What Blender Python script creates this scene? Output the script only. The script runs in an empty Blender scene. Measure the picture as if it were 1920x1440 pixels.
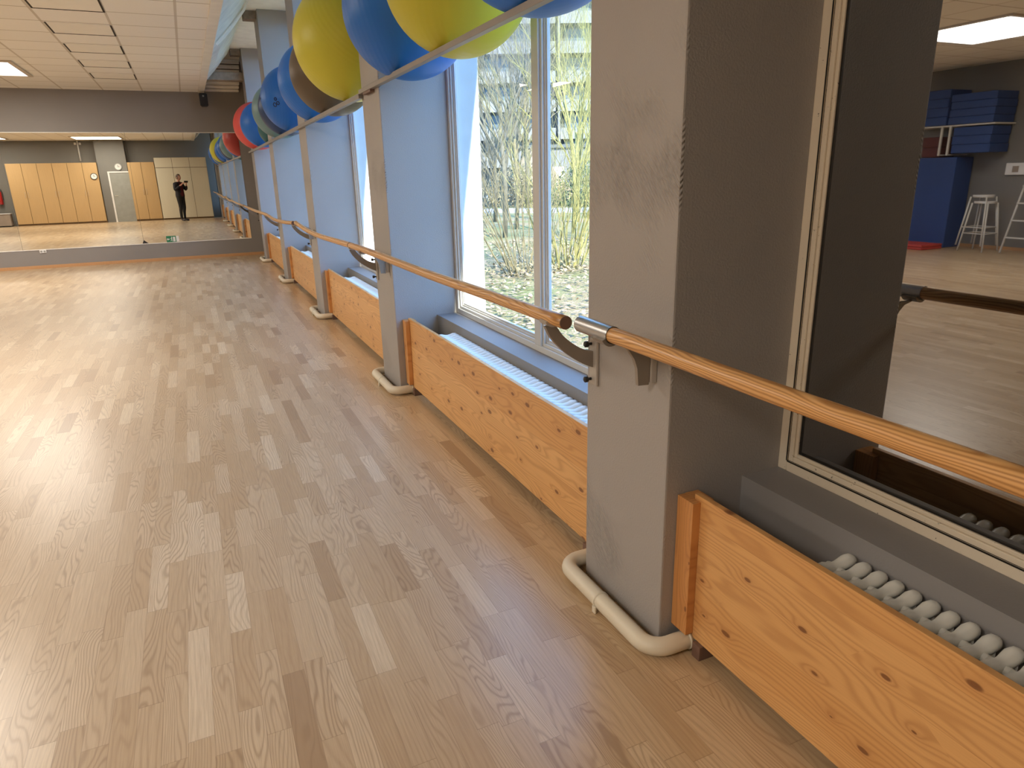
import bpy, bmesh, math, random
from mathutils import Vector, Matrix, Euler, noise
random.seed(7)
PI = math.pi
SC = bpy.context.scene
COL = SC.collection

# ------------------------------------------------------------------ camera
CX, CH = -1.165, 1.45
cam_d = bpy.data.cameras.new('camera')
cam = bpy.data.objects.new('camera', cam_d)
COL.objects.link(cam)
YAW, PITCH, ROLL, FPX = 0.4229, 0.2986, -0.0244, 1279.4
Fv = Vector((math.sin(YAW)*math.cos(PITCH), math.cos(YAW)*math.cos(PITCH), -math.sin(PITCH)))
Rv = Fv.cross(Vector((0, 0, 1))).normalized()
Uv = Rv.cross(Fv)
R2 = math.cos(ROLL)*Rv + math.sin(ROLL)*Uv
U2 = -math.sin(ROLL)*Rv + math.cos(ROLL)*Uv
m = Matrix((R2, U2, -Fv)).transposed().to_4x4()
m.translation = Vector((CX, 0, CH))
cam.matrix_world = m
cam_d.sensor_fit = 'HORIZONTAL'
cam_d.sensor_width = 36.0
cam_d.lens = 36.0*FPX/1920
cam_d.clip_start = 0.02
cam_d.clip_end = 300
SC.camera = cam

# ------------------------------------------------------------------ view
SC.view_settings.view_transform = 'Standard'
SC.view_settings.look = 'None'
SC.view_settings.gamma = 1
SC.view_settings.use_curve_mapping = False
SC.view_settings.exposure = 0.10
try:
    SC.cycles.use_denoising = True
    SC.cycles.max_bounces = 10
    SC.cycles.diffuse_bounces = 5
    SC.cycles.glossy_bounces = 5
    SC.cycles.transparent_max_bounces = 16
    SC.cycles.sample_clamp_indirect = 4
    SC.cycles.caustics_reflective = False
    SC.cycles.caustics_refractive = False
except Exception:
    pass

# ------------------------------------------------------------------ sky and sun
wd = bpy.data.worlds.new('sky')
SC.world = wd
wd.use_nodes = True
nt = wd.node_tree
nt.nodes.clear()
wo = nt.nodes.new('ShaderNodeOutputWorld')
wb = nt.nodes.new('ShaderNodeBackground')
wt = nt.nodes.new('ShaderNodeTexCoord')
ws = nt.nodes.new('ShaderNodeSeparateXYZ')
wr = nt.nodes.new('ShaderNodeValToRGB')
wr.color_ramp.elements[0].position = 0.0
wr.color_ramp.elements[0].color = (0.30, 0.57, 1.0, 1)
wr.color_ramp.elements[1].position = 0.6
wr.color_ramp.elements[1].color = (0.26, 0.50, 1.0, 1)
nt.links.new(wt.outputs['Generated'], ws.inputs[0])
nt.links.new(ws.outputs['Z'], wr.inputs[0])
nt.links.new(wr.outputs[0], wb.inputs['Color'])
nt.links.new(wb.outputs[0], wo.inputs[0])
wb.inputs['Strength'].default_value = 5.3

sun_d = bpy.data.lights.new('sun', 'SUN')
sun_d.energy = 18.5
sun_d.angle = math.radians(0.6)
sun_d.color = (1.0, 0.90, 0.76)
sun = bpy.data.objects.new('sun', sun_d)
COL.objects.link(sun)
sun.rotation_euler = Vector((-1, 9.75, -6.83)).to_track_quat('-Z', 'Y').to_euler()
sun.location = (6, -20, 18)

LAMP_COL = (1.0, 0.90, 0.765)
LAMP_W = 101.0          # watts of each ceiling light
LAMP_EMIT = 1.6

# ------------------------------------------------------------------ measures
S = 2.9924
YP = [1.4967 + i*S for i in range(-2, 5)]      # near edge of each pillar
PW, W, L = 0.456, 0.443, 14.984
XO = 0.665
ZC, ZT = 3.049, 3.60
XL, YB = -10.6, -2.1
ZG = -0.4
SILL_Z, SILL_X = 0.526, 0.295

# ------------------------------------------------------------------ node helper
class NM:
    def __init__(self, name):
        self.m = bpy.data.materials.new(name)
        self.m.use_nodes = True
        self.t = self.m.node_tree
        self.b = self.t.nodes['Principled BSDF']
        self.out = self.t.nodes['Material Output']
        self.tc = None
    def n(self, typ, **kw):
        nd = self.t.nodes.new(typ)
        for k, v in kw.items():
            setattr(nd, k, v)
        return nd
    def l(self, a, b):
        self.t.links.new(a, b)
    def obj(self):
        if not self.tc:
            self.tc = self.n('ShaderNodeTexCoord')
        return self.tc.outputs['Object']
    def setv(self, sock, v):
        if isinstance(v, bpy.types.NodeSocket):
            self.l(v, sock)
        else:
            sock.default_value = v
    def math(self, op, a, b=0.0, c=None):
        nd = self.n('ShaderNodeMath', operation=op)
        self.setv(nd.inputs[0], a)
        self.setv(nd.inputs[1], b)
        if c is not None:
            self.setv(nd.inputs[2], c)
        return nd.outputs[0]
    def sep(self, v):
        nd = self.n('ShaderNodeSeparateXYZ')
        self.l(v, nd.inputs[0])
        return nd.outputs
    def comb(self, x=0.0, y=0.0, z=0.0):
        nd = self.n('ShaderNodeCombineXYZ')
        for i, v in enumerate((x, y, z)):
            self.setv(nd.inputs[i], v)
        return nd.outputs[0]
    def noise(self, vec, scale, detail=3, rough=0.5, dist=0.0):
        nd = self.n('ShaderNodeTexNoise')
        self.l(vec, nd.inputs['Vector'])
        nd.inputs['Scale'].default_value = scale
        nd.inputs['Detail'].default_value = detail
        nd.inputs['Roughness'].default_value = rough
        nd.inputs['Distortion'].default_value = dist
        return nd.outputs['Fac']
    def white(self, vec):
        nd = self.n('ShaderNodeTexWhiteNoise', noise_dimensions='3D')
        self.l(vec, nd.inputs['Vector'])
        return nd.outputs['Value']
    def ramp(self, fac, stops):
        nd = self.n('ShaderNodeValToRGB')
        self.setv(nd.inputs[0], fac)
        e = nd.color_ramp.elements
        while len(e) < len(stops):
            e.new(0.5)
        for i, (p, c) in enumerate(stops):
            e[i].position = p
            e[i].color = (*c, 1) if len(c) == 3 else c
        return nd.outputs[0]
    def mix(self, fac, a, b, mode='MIX'):
        nd = self.n('ShaderNodeMix', data_type='RGBA', blend_type=mode)
        self.setv(nd.inputs[0], fac)
        for sck, v in ((nd.inputs[6], a), (nd.inputs[7], b)):
            if isinstance(v, bpy.types.NodeSocket):
                self.l(v, sck)
            else:
                sck.default_value = (*v, 1)
        return nd.outputs[2]
    def bump(self, h, strength=0.3, dist=0.01):
        nd = self.n('ShaderNodeBump')
        nd.inputs['Strength'].default_value = strength
        nd.inputs['Distance'].default_value = dist
        self.l(h, nd.inputs['Height'])
        self.l(nd.outputs[0], self.b.inputs['Normal'])
    def base(self, c):
        if isinstance(c, bpy.types.NodeSocket):
            self.l(c, self.b.inputs['Base Color'])
        else:
            self.b.inputs['Base Color'].default_value = (*c, 1)
    def rough(self, r):
        self.setv(self.b.inputs['Roughness'], r)

def simple(name, c, r=0.6, metal=0.0, var=0.06, scale=6.0, bump=0.0, bscale=120.0, spec=None):
    q = NM(name)
    nz = q.noise(q.obj(), scale, 3)
    lo = tuple(max(0, k*(1-var)) for k in c)
    hi = tuple(min(1, k*(1+var)) for k in c)
    q.base(q.ramp(nz, [(0.3, lo), (0.7, hi)]))
    q.rough(r)
    q.b.inputs['Metallic'].default_value = metal
    if spec is not None:
        q.b.inputs['Specular IOR Level'].default_value = spec
    if bump:
        q.bump(q.noise(q.obj(), bscale, 2), bump, 0.002)
    return q.m

M = {}
def mat_floor():
    q = NM('oak_parquet')
    x, y, z = q.sep(q.obj())
    xr = q.math('DIVIDE', x, 0.0655)
    row = q.math('FLOOR', xr)
    fx = q.math('FRACT', xr)
    r1 = q.white(q.comb(row, 3.3, 0.0))
    r2 = q.white(q.comb(row, 9.1, 4.0))
    ln = q.math('MULTIPLY_ADD', r2, 0.22, 0.34)
    v = q.math('DIVIDE', q.math('ADD', y, q.math('MULTIPLY_ADD', r1, 7.0, 60.0)), ln)
    cl = q.math('FLOOR', v)
    fv = q.math('FRACT', v)
    idn = q.white(q.comb(row, cl, 1.7))
    id2 = q.white(q.comb(row, cl, 8.2))
    off = q.math('MULTIPLY', idn, 61.0)
    # cathedral grain
    warp = q.noise(q.comb(q.math('ADD', q.math('MULTIPLY', x, 7.0), off), q.math('MULTIPLY', y, 1.25), off), 1.0, 2, 0.45, 0.25)
    ph = q.math('MULTIPLY_ADD', warp, q.math('MULTIPLY_ADD', id2, 8.0, 2.0), q.math('MULTIPLY', fx, 1.5))
    rings = q.math('SINE', q.math('MULTIPLY', ph, 19.0))
    rings = q.math('MULTIPLY_ADD', rings, 0.5, 0.5)
    rings = q.math('POWER', rings, 3.0)
    fine = q.noise(q.comb(q.math('MULTIPLY', x, 260.0), q.math('MULTIPLY', y, 9.0), off), 1.0, 3, 0.6)
    base = q.ramp(idn, [(0.0, (0.37, 0.245, 0.14)), (0.07, (0.49, 0.345, 0.20)), (0.45, (0.565, 0.42, 0.262)),
                        (0.85, (0.615, 0.468, 0.30)), (1.0, (0.70, 0.56, 0.38))])
    blot = q.noise(q.obj(), 2.0, 2)
    base = q.mix(q.math('MULTIPLY', blot, 0.2), base, (0.58, 0.42, 0.27))
    g = q.math('MULTIPLY', rings, q.math('MULTIPLY_ADD', id2, 0.45, 0.12))
    c = q.mix(g, base, (0.27, 0.165, 0.09))
    c = q.mix(q.ramp(fine, [(0.35, (0.30, 0.30, 0.30)), (0.62, (0, 0, 0))]), c, (0.34, 0.22, 0.13))
    e1 = q.math('LESS_THAN', fx, 0.022)
    e2 = q.math('LESS_THAN', fv, 0.005)
    ed = q.math('MULTIPLY', q.math('MAXIMUM', e1, e2), 0.35)
    c = q.mix(ed, c, (0.14, 0.08, 0.04))
    q.base(c)
    q.rough(0.28)
    q.b.inputs['IOR'].default_value = 1.50
    hh = q.math('MULTIPLY', q.noise(q.comb(x, y, 0.5), 3.7, 0), 0.8)
    q.bump(hh, 0.10, 0.004)
    return q.m
M['floor'] = mat_floor()

def mat_pine(name, tint=(1, 1, 1), vert=False):
    q = NM(name)
    oi = q.n('ShaderNodeObjectInfo')
    sx, sy, sz = q.sep(q.obj())
    rnd = q.math('MULTIPLY', oi.outputs['Random'], 31.0)
    if vert:
        a, b = sz, sy
    else:
        a, b = sy, sz
    a = q.math('ADD', a, rnd)
    bd = q.math('FLOOR', q.math('DIVIDE', b, 0.115))
    offb = q.math('MULTIPLY', q.white(q.comb(bd, rnd, 2.0)), 23.0)
    # knots
    vor = q.n('ShaderNodeTexVoronoi', voronoi_dimensions='2D', feature='F1')
    q.l(q.comb(q.math('MULTIPLY', a, 4.6), q.math('MULTIPLY', b, 10.0), 0.0), vor.inputs['Vector'])
    vor.inputs['Scale'].default_value = 1.0
    vor.inputs['Randomness'].default_value = 1.0
    kd = vor.outputs['Distance']
    ksep = q.n('ShaderNodeSeparateColor')
    q.l(vor.outputs['Color'], ksep.inputs[0])
    krad = q.math('MULTIPLY_ADD', ksep.outputs[0], 0.10, 0.022)
    kon = q.math('GREATER_THAN', ksep.outputs[1], 0.40)
    kk = q.math('SUBTRACT', 1.0, q.math('DIVIDE', kd, krad))
    knot = q.math('MULTIPLY', q.math('MINIMUM', q.math('MAXIMUM', q.math('MULTIPLY', kk, 3.0), 0.0), 1.0), kon)
    halo = q.math('MULTIPLY', q.math('POWER', 2.718, q.math('MULTIPLY', kd, -7.0)), kon)
    warp = q.noise(q.comb(q.math('MULTIPLY', a, 0.9), q.math('ADD', q.math('MULTIPLY', b, 6.0), offb), 0.0), 1.0, 2)
    ph = q.math('ADD', q.math('MULTIPLY', b, 15.0), q.math('MULTIPLY', warp, 5.0))
    ph = q.math('ADD', ph, q.math('MULTIPLY', halo, 0.8))
    rg = q.math('MULTIPLY_ADD', q.math('SINE', q.math('MULTIPLY', ph, 21.0)), 0.5, 0.5)
    rg = q.math('POWER', rg, 2.5)
    fine = q.noise(q.comb(q.math('MULTIPLY', a, 6.0), q.math('MULTIPLY', b, 230.0), sx), 1.0, 2)
    t = tint
    bn = q.white(q.comb(bd, 5.0, rnd))
    base = q.mix(bn, (0.70*t[0], 0.385*t[1], 0.145*t[2]), (0.82*t[0], 0.50*t[1], 0.215*t[2]))
    c = q.mix(q.math('MULTIPLY', rg, 0.36), base, (0.36*t[0], 0.14*t[1], 0.04*t[2]))
    c = q.mix(q.math('MULTIPLY', fine, 0.34), c, (0.40*t[0], 0.18*t[1], 0.06*t[2]))
    bf = q.math('FRACT', q.math('DIVIDE', b, 0.115))
    c = q.mix(q.math('MULTIPLY', q.math('LESS_THAN', bf, 0.012), 0.35), c, (0.25, 0.10, 0.03))
    c = q.mix(q.math('MULTIPLY', halo, 0.40), c, (0.34, 0.12, 0.035))
    c = q.mix(q.math('MULTIPLY', knot, 0.78), c, (0.15, 0.05, 0.018))
    q.base(c)
    q.rough(0.42)
    q.bump(q.math('SUBTRACT', 1.0, rg), 0.05, 0.002)
    return q.m
M['pine'] = mat_pine('knotty_pine')
M['pine_post'] = mat_pine('pine_post', (0.92, 0.80, 0.72), True)
M['pine_end'] = simple('pine_end_grain', (0.30, 0.20, 0.12), 0.6, var=0.2, scale=60)

def mat_barre():
    q = NM('barre_wood')
    x, y, z = q.sep(q.obj())
    warp = q.noise(q.comb(q.math('MULTIPLY', x, 14.0), q.math('MULTIPLY', y, 2.0), q.math('MULTIPLY', z, 14.0)), 1.0, 2)
    ph = q.math('ADD', q.math('MULTIPLY', z, 22.0), q.math('MULTIPLY', warp, 2.0))
    rg = q.math('POWER', q.math('MULTIPLY_ADD', q.math('SINE', q.math('MULTIPLY', ph, 34.0)), 0.5, 0.5), 1.6)
    c = q.mix(q.math('MULTIPLY', rg, 0.72), (0.70, 0.40, 0.16), (0.30, 0.12, 0.03))
    fine = q.noise(q.comb(q.math('MULTIPLY', x, 250.0), q.math('MULTIPLY', y, 6.0), q.math('MULTIPLY', z, 250.0)), 1.0, 2)
    c = q.mix(q.math('MULTIPLY', fine, 0.2), c, (0.35, 0.17, 0.06))
    q.base(c)
    q.rough(0.33)
    return q.m
M['barre'] = mat_barre()

def mat_wall(name, c, tex=0.0):
    q = NM(name)
    nz = q.noise(q.obj(), 1.3, 3)
    q.base(q.mix(q.ramp(nz, [(0.3, (0, 0, 0)), (0.7, (1, 1, 1))]), tuple(k*0.96 for k in c), tuple(k*1.04 for k in c)))
    q.rough(0.62)
    x, y, z = q.sep(q.obj())
    fine = q.noise(q.obj(), 150.0, 2)
    if tex:
        dg = q.math('ADD', q.math('MULTIPLY', q.math('ADD', y, x), 1.0), q.math('MULTIPLY', z, -0.85))
        nn = q.noise(q.obj(), 14.0, 2)
        wv = q.math('SINE', q.math('MULTIPLY', q.math('ADD', dg, q.math('MULTIPLY', nn, 0.012)), 470.0))
        brk = q.noise(q.comb(q.math('MULTIPLY', y, 60.0), q.math('MULTIPLY', x, 60.0), q.math('MULTIPLY', z, 60.0)), 1.0, 1)
        wv = q.math('MULTIPLY', wv, q.math('MULTIPLY_ADD', brk, 1.4, -0.15))
        msk = q.ramp(q.noise(q.obj(), 2.4, 2), [(0.50, (0, 0, 0)), (0.62, (1, 1, 1))])
        msk = q.math('MULTIPLY', msk, q.math('LESS_THAN', x, 0.01))
        h = q.math('MULTIPLY_ADD', q.math('MULTIPLY', wv, msk), 0.55, q.math('MULTIPLY', fine, 0.22))
        q.bump(h, 0.9*tex, 0.006)
    else:
        q.bump(fine, 0.25, 0.002)
    return q.m
GREY = (0.240, 0.218, 0.200)
M['wall'] = mat_wall('grey_wall_paint', GREY)
M['pillar'] = mat_wall('grey_textured_paint', (0.355, 0.335, 0.325), 1.0)
M['sill'] = mat_wall('grey_sill_paint', (0.25, 0.24, 0.24))
M['back'] = mat_wall('grey_back_wall', (0.20, 0.19, 0.17))
M['rail'] = simple('rail_paint', (0.25, 0.225, 0.205), 0.5)
M['render'] = simple('white_render', (0.60, 0.60, 0.61), 0.8, bump=0.2)
M['trimwhite'] = simple('white_trim', (0.86, 0.84, 0.78), 0.5)

def mat_ceiling():
    q = NM('ceiling_tiles')
    x, y, z = q.sep(q.obj())
    T = 0.6245
    ux = q.math('DIVIDE', q.math('ADD', x, 1.02 + 20*T), T)
    uy = q.math('DIVIDE', q.math('ADD', y, -8.36 + 40*T), T)
    fx = q.math('FRACT', ux)
    fy = q.math('FRACT', uy)
    iy = q.math('FLOOR', uy)
    ix = q.math('FLOOR', ux)
    def near(f, w):
        return q.math('MAXIMUM', q.math('LESS_THAN', f, w), q.math('GREATER_THAN', f, 1-w))
    lx = near(fx, 0.020)
    ly = near(fy, 0.015)
    rnd = q.white(q.comb(ix, iy, 0.0))
    c = q.mix(rnd, (0.91, 0.90, 0.875), (0.94, 0.93, 0.905))
    sp = q.noise(q.obj(), 90.0, 2)
    c = q.mix(q.math('MULTIPLY', sp, 0.1), c, (0.4, 0.36, 0.3))
    c = q.mix(q.math('MULTIPLY', ly, 0.85), c, (0.42, 0.37, 0.31))
    c = q.mix(q.math('MULTIPLY', lx, 0.75), c, (0.54, 0.49, 0.43))
    q.base(c)
    q.rough(0.8)
    return q.m
M['ceiling'] = mat_ceiling()
M['tile'] = simple('loose_ceiling_tile', (0.90, 0.885, 0.84), 0.8, var=0.02)
M['tilegap'] = simple('tile_gap', (0.035, 0.028, 0.02), 0.9)
M['recess'] = simple('recess_white', (0.90, 0.89, 0.84), 0.7)
M['concrete'] = simple('raw_concrete', (0.30, 0.25, 0.19), 0.9, var=0.25, scale=12, bump=0.6, bscale=40)

def mat_frame(name, c, peel):
    q = NM(name)
    nz = q.noise(q.obj(), 55.0, 4, 0.7)
    pk = q.ramp(nz, [(peel, (0, 0, 0)), (peel+0.03, (1, 1, 1))])
    q.base(q.mix(pk, c, (0.10, 0.085, 0.07)))
    q.rough(0.45)
    q.bump(nz, 0.25, 0.003)
    return q.m
M['frame_old'] = mat_frame('peeling_white_paint', (0.70, 0.62, 0.50), 0.66)
M['frame'] = mat_frame('white_frame_paint', (0.62, 0.62, 0.60), 0.86)
M['bead'] = simple('dark_glazing_bead', (0.012, 0.010, 0.008), 0.4)

def mat_glass():
    q = NM('window_glass')
    t = q.n('ShaderNodeBsdfTransparent')
    t.inputs[0].default_value = (0.93, 0.97, 0.96, 1)
    g = q.n('ShaderNodeBsdfGlossy')
    g.inputs['Roughness'].default_value = 0.01
    fr = q.n('ShaderNodeFresnel')
    fr.inputs[0].default_value = 1.45
    mx = q.n('ShaderNodeMixShader')
    q.l(q.math('MULTIPLY', fr.outputs[0], 0.1), mx.inputs[0])
    q.l(t.outputs[0], mx.inputs[1])
    q.l(g.outputs[0], mx.inputs[2])
    q.l(mx.outputs[0], q.out.inputs[0])
    return q.m
M['glass'] = mat_glass()
def mat_darkglass():
    q = NM('blacked_out_glass')
    q.base((0.010, 0.008, 0.006))
    q.rough(0.0)
    g = q.n('ShaderNodeBsdfGlossy')
    g.inputs['Roughness'].default_value = 0.012
    g.inputs['Color'].default_value = (0.95, 0.97, 1.0, 1)
    lw = q.n('ShaderNodeFresnel')
    lw.inputs[0].default_value = 1.6
    fac = q.math('MINIMUM', q.math('MULTIPLY_ADD', lw.outputs[0], 2.2, 0.22), 0.9)
    mx = q.n('ShaderNodeMixShader')
    q.l(fac, mx.inputs[0])
    q.l(q.b.outputs[0], mx.inputs[1])
    q.l(g.outputs[0], mx.inputs[2])
    q.l(mx.outputs[0], q.out.inputs[0])
    return q.m
M['darkglass'] = mat_darkglass()
def mat_mirror():
    q = NM('mirror_silver')
    q.base((0.86, 0.88, 0.85))
    q.b.inputs['Metallic'].default_value = 1.0
    q.rough(0.0)
    return q.m
M['mirror'] = mat_mirror()

def mat_radiator():
    q = NM('radiator_enamel')
    q.base(q.mix(q.noise(q.obj(), 8.0, 2), (0.78, 0.78, 0.74), (0.84, 0.84, 0.80)))
    q.rough(0.33)
    return q.m
M['radiator'] = mat_radiator()
M['pipe'] = mat_frame('chipped_pipe_enamel', (0.68, 0.63, 0.52), 0.73)
M['chrome'] = simple('chromed_sleeve', (0.46, 0.46, 0.47), 0.33, 1.0, 0.03)
M['bracket'] = simple('bracket_grey', (0.27, 0.235, 0.20), 0.4, 0.3)
M['bracket_plate'] = simple('bracket_plate_cream', (0.46, 0.43, 0.40), 0.4, 0.2)
M['black'] = simple('black_plastic', (0.012, 0.011, 0.011), 0.35)
M['blackmat'] = simple('black_matt', (0.02, 0.018, 0.018), 0.7)
M['foot'] = simple('brown_foot_block', (0.17, 0.10, 0.075), 0.6)
M['duct'] = simple('duct_foil', (0.72, 0.72, 0.64), 0.42, 0.1, 0.12, 5, 0.6, 9)
M['beech'] = None
def mat_beech(name, c, grain=0.10):
    q = NM(name)
    x, y, z = q.sep(q.obj())
    g = q.noise(q.comb(q.math('MULTIPLY', x, 60.0), y, q.math('MULTIPLY', z, 2.0)), 1.0, 3)
    q.base(q.mix(g, tuple(k*(1-grain) for k in c), tuple(min(1, k*(1+grain)) for k in c)))
    q.rough(0.45)
    return q.m
M['beech'] = mat_beech('beech_laminate', (0.52, 0.335, 0.15))
M['cream'] = mat_beech('cream_laminate', (0.68, 0.62, 0.47), 0.05)
M['doorgrey'] = simple('grey_door_paint', (0.30, 0.30, 0.27), 0.5)
M['white'] = simple('white_plastic', (0.75, 0.73, 0.70), 0.4)
M['green'] = simple('sign_green', (0.02, 0.20, 0.09), 0.4)
M['red'] = simple('extinguisher_red', (0.45, 0.02, 0.02), 0.35)
M['matblue'] = simple('blue_mat_foam', (0.018, 0.055, 0.19), 0.7, bump=0.3, bscale=60)
M['matnavy'] = simple('navy_mat_foam', (0.02, 0.04, 0.12), 0.7)
M['matmaroon'] = simple('maroon_mat_foam', (0.09, 0.02, 0.02), 0.7)
M['matred'] = simple('red_mat_foam', (0.45, 0.05, 0.04), 0.6)
M['steelwhite'] = simple('white_steel', (0.62, 0.60, 0.55), 0.4)
M['taupe'] = simple('taupe_laminate', (0.30, 0.24, 0.19), 0.6)
M['joint'] = simple('door_gap', (0.12, 0.07, 0.03), 0.8)
M['skirt'] = mat_beech('oak_skirting', (0.50, 0.27, 0.12))

def mat_ball(name, c, rib=True):
    q = NM(name)
    x, y, z = q.sep(q.obj())
    w = q.math('SINE', q.math('MULTIPLY', x, 210.0))
    msk = q.ramp(q.math('ABSOLUTE', x), [(0.10, (0.15, 0.15, 0.15)), (0.14, (1, 1, 1))])
    q.base(q.mix(q.noise(q.obj(), 3.0, 3), tuple(k*0.9 for k in c), tuple(min(1, k*1.1) for k in c)))
    q.rough(0.42)
    q.b.inputs['Specular IOR Level'].default_value = 0.32
    q.bump(q.math('MULTIPLY', w, msk), 0.10, 0.003)
    return q.m
BALLC = {'yellow': (0.56, 0.53, 0.05), 'blue': (0.015, 0.15, 0.60), 'brown': (0.10, 0.075, 0.05),
         'teal': (0.16, 0.28, 0.31), 'navy': (0.015, 0.05, 0.16), 'pink': (0.72, 0.10, 0.09), 'green': (0.03, 0.12, 0.13)}
for k, c in BALLC.items():
    M['ball_'+k] = mat_ball('rubber_'+k, c)
M['plug'] = simple('ball_plug', (0.05, 0.05, 0.05), 0.5)
M['print'] = simple('printed_mark', (0.01, 0.03, 0.12), 0.5)

def mat_emit(name, c, s):
    q = NM(name)
    q.base((0.8, 0.8, 0.8))
    q.b.inputs['Emission Color'].default_value = (*c, 1)
    q.b.inputs['Emission Strength'].default_value = s
    return q.m
M['lamp'] = mat_emit('lamp_diffuser', (0.92, 0.98, 1.0), LAMP_EMIT)
M['alu'] = simple('lamp_frame_alu', (0.55, 0.46, 0.36), 0.4, 0.3)

def mat_grass():
    q = NM('lawn_grass')
    n1 = q.noise(q.obj(), 9.0, 5, 0.7)
    n2 = q.noise(q.obj(), 0.5, 3)
    n3 = q.noise(q.obj(), 34.0, 3, 0.7)
    g = q.mix(n1, (0.06, 0.075, 0.02), (0.22, 0.225, 0.08))
    lf = q.mix(n3, (0.12, 0.075, 0.045), (0.40, 0.29, 0.19))
    msk = q.ramp(q.math('MULTIPLY_ADD', n3, 0.9, q.math('MULTIPLY', n2, 0.55)), [(0.70, (0, 0, 0)), (0.80, (1, 1, 1))])
    q.base(q.mix(msk, g, lf))
    q.rough(0.95)
    q.bump(n3, 0.9, 0.03)
    return q.m
M['grass'] = mat_grass()
M['path'] = simple('pale_path', (0.33, 0.34, 0.36), 0.8, var=0.12, scale=2)
M['bark'] = simple('pale_bark', (0.17, 0.145, 0.08), 0.9, var=0.25, scale=9)
M['barkg'] = simple('greenish_bark', (0.24, 0.22, 0.08), 0.9, var=0.25, scale=9)
M['barkd'] = simple('grey_bark', (0.12, 0.11, 0.08), 0.9, var=0.25, scale=9)
M['leafd'] = simple('evergreen_leaf', (0.08, 0.11, 0.05), 0.8, var=0.4, scale=3)
M['leaft'] = simple('dry_hedge_leaf', (0.20, 0.17, 0.10), 0.8, var=0.35, scale=3)
M['leaf_litter'] = simple('fallen_leaf', (0.32, 0.225, 0.14), 0.8, var=0.5, scale=5)
M['facade'] = simple('pale_facade', (0.17, 0.175, 0.18), 0.8)
M['facadeg'] = simple('grey_facade', (0.09, 0.10, 0.105), 0.8)
M['facadeglass'] = simple('facade_glass', (0.10, 0.13, 0.15), 0.15)
M['tan'] = simple('tan_roof', (0.32, 0.25, 0.19), 0.9)
M['skin'] = simple('skin', (0.52, 0.27, 0.19), 0.5)
M['cloth'] = simple('black_jacket', (0.016, 0.014, 0.018), 0.85)
M['shirt'] = simple('maroon_shirt', (0.10, 0.008, 0.015), 0.85)
M['trouser'] = simple('black_trousers', (0.012, 0.011, 0.011), 0.85)
M['hair'] = simple('brown_hair', (0.06, 0.035, 0.02), 0.6)
M['shoe'] = simple('dark_shoe', (0.03, 0.02, 0.02), 0.5)

# ------------------------------------------------------------------ mesh helpers
def finish(bm, name, mat, parent=None, smooth=False, loc=None):
    me = bpy.data.meshes.new(name)
    bmesh.ops.recalc_face_normals(bm, faces=bm.faces)
    bm.to_mesh(me)
    bm.free()
    for mm in (mat if isinstance(mat, (list, tuple)) else [mat]):
        me.materials.append(mm)
    if smooth:
        me.polygons.foreach_set('use_smooth', [True]*len(me.polygons))
    o = bpy.data.objects.new(name, me)
    COL.objects.link(o)
    if parent:
        o.parent = parent
    if loc:
        o.location = loc
    return o

def box(bm, x0, x1, y0, y1, z0, z1, bev=0.0, mi=0):
    vs = [bm.verts.new((x, y, z)) for x in (x0, x1) for y in (y0, y1) for z in (z0, z1)]
    fs = []
    for idx in ((0, 1, 3, 2), (4, 6, 7, 5), (0, 4, 5, 1), (2, 3, 7, 6), (0, 2, 6, 4), (1, 5, 7, 3)):
        f = bm.faces.new([vs[i] for i in idx])
        f.material_index = mi
        fs.append(f)
    if bev:
        es = list({e for f in fs for e in f.edges})
        bmesh.ops.recalc_face_normals(bm, faces=fs)
        bmesh.ops.bevel(bm, geom=es, offset=bev, segments=2, affect='EDGES', profile=0.6)
    return vs

def tube(bm, pts, r, seg=12, cap=True, closed=False):
    pts = [Vector(p) for p in pts]
    rs = r if isinstance(r, (list, tuple)) else [r]*len(pts)
    n = len(pts)
    rings = []
    up = None
    for i, p in enumerate(pts):
        if closed:
            d = (pts[(i+1) % n]-pts[i-1]).normalized()
        elif i == 0:
            d = (pts[1]-pts[0]).normalized()
        elif i == n-1:
            d = (pts[-1]-pts[-2]).normalized()
        else:
            d = ((pts[i+1]-pts[i]).normalized()+(pts[i]-pts[i-1]).normalized()).normalized()
        if up is None:
            a = Vector((0, 0, 1)) if abs(d.z) < 0.9 else Vector((1, 0, 0))
            up = (a-d*a.dot(d)).normalized()
        else:
            up = (up-d*up.dot(d)).normalized()
        s = d.cross(up)
        rings.append([bm.verts.new(p+(up*math.cos(2*PI*k/seg)+s*math.sin(2*PI*k/seg))*rs[i]) for k in range(seg)])
    m_ = n if closed else n-1
    for i in range(m_):
        a, b = rings[i], rings[(i+1) % n]
        for k in range(seg):
            bm.faces.new((a[k], a[(k+1) % seg], b[(k+1) % seg], b[k]))
    if cap and not closed:
        bm.faces.new(rings[0][::-1])
        bm.faces.new(rings[-1])

def cyl(bm, p0, p1, r, seg=20):
    tube(bm, [p0, p1], r, seg)

def ell(bm, c, rx, ry, rz, u=20, v=12):
    mt = Matrix.Translation(c) @ Matrix.Diagonal((rx, ry, rz, 1))
    bmesh.ops.create_uvsphere(bm, u_segments=u, v_segments=v, radius=1.0, matrix=mt)

def prism(bm, pts, ax, a0, a1):
    """pts: 2D outline; ax: extrusion axis"""
    def mk(p, t):
        if ax == 0:
            return (t, p[0], p[1])
        if ax == 1:
            return (p[0], t, p[1])
        return (p[0], p[1], t)
    A = [bm.verts.new(mk(p, a0)) for p in pts]
    B = [bm.verts.new(mk(p, a1)) for p in pts]
    bm.faces.new(A)
    bm.faces.new(B[::-1])
    n = len(pts)
    for i in range(n):
        bm.faces.new((A[i], B[i], B[(i+1) % n], A[(i+1) % n]))

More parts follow.
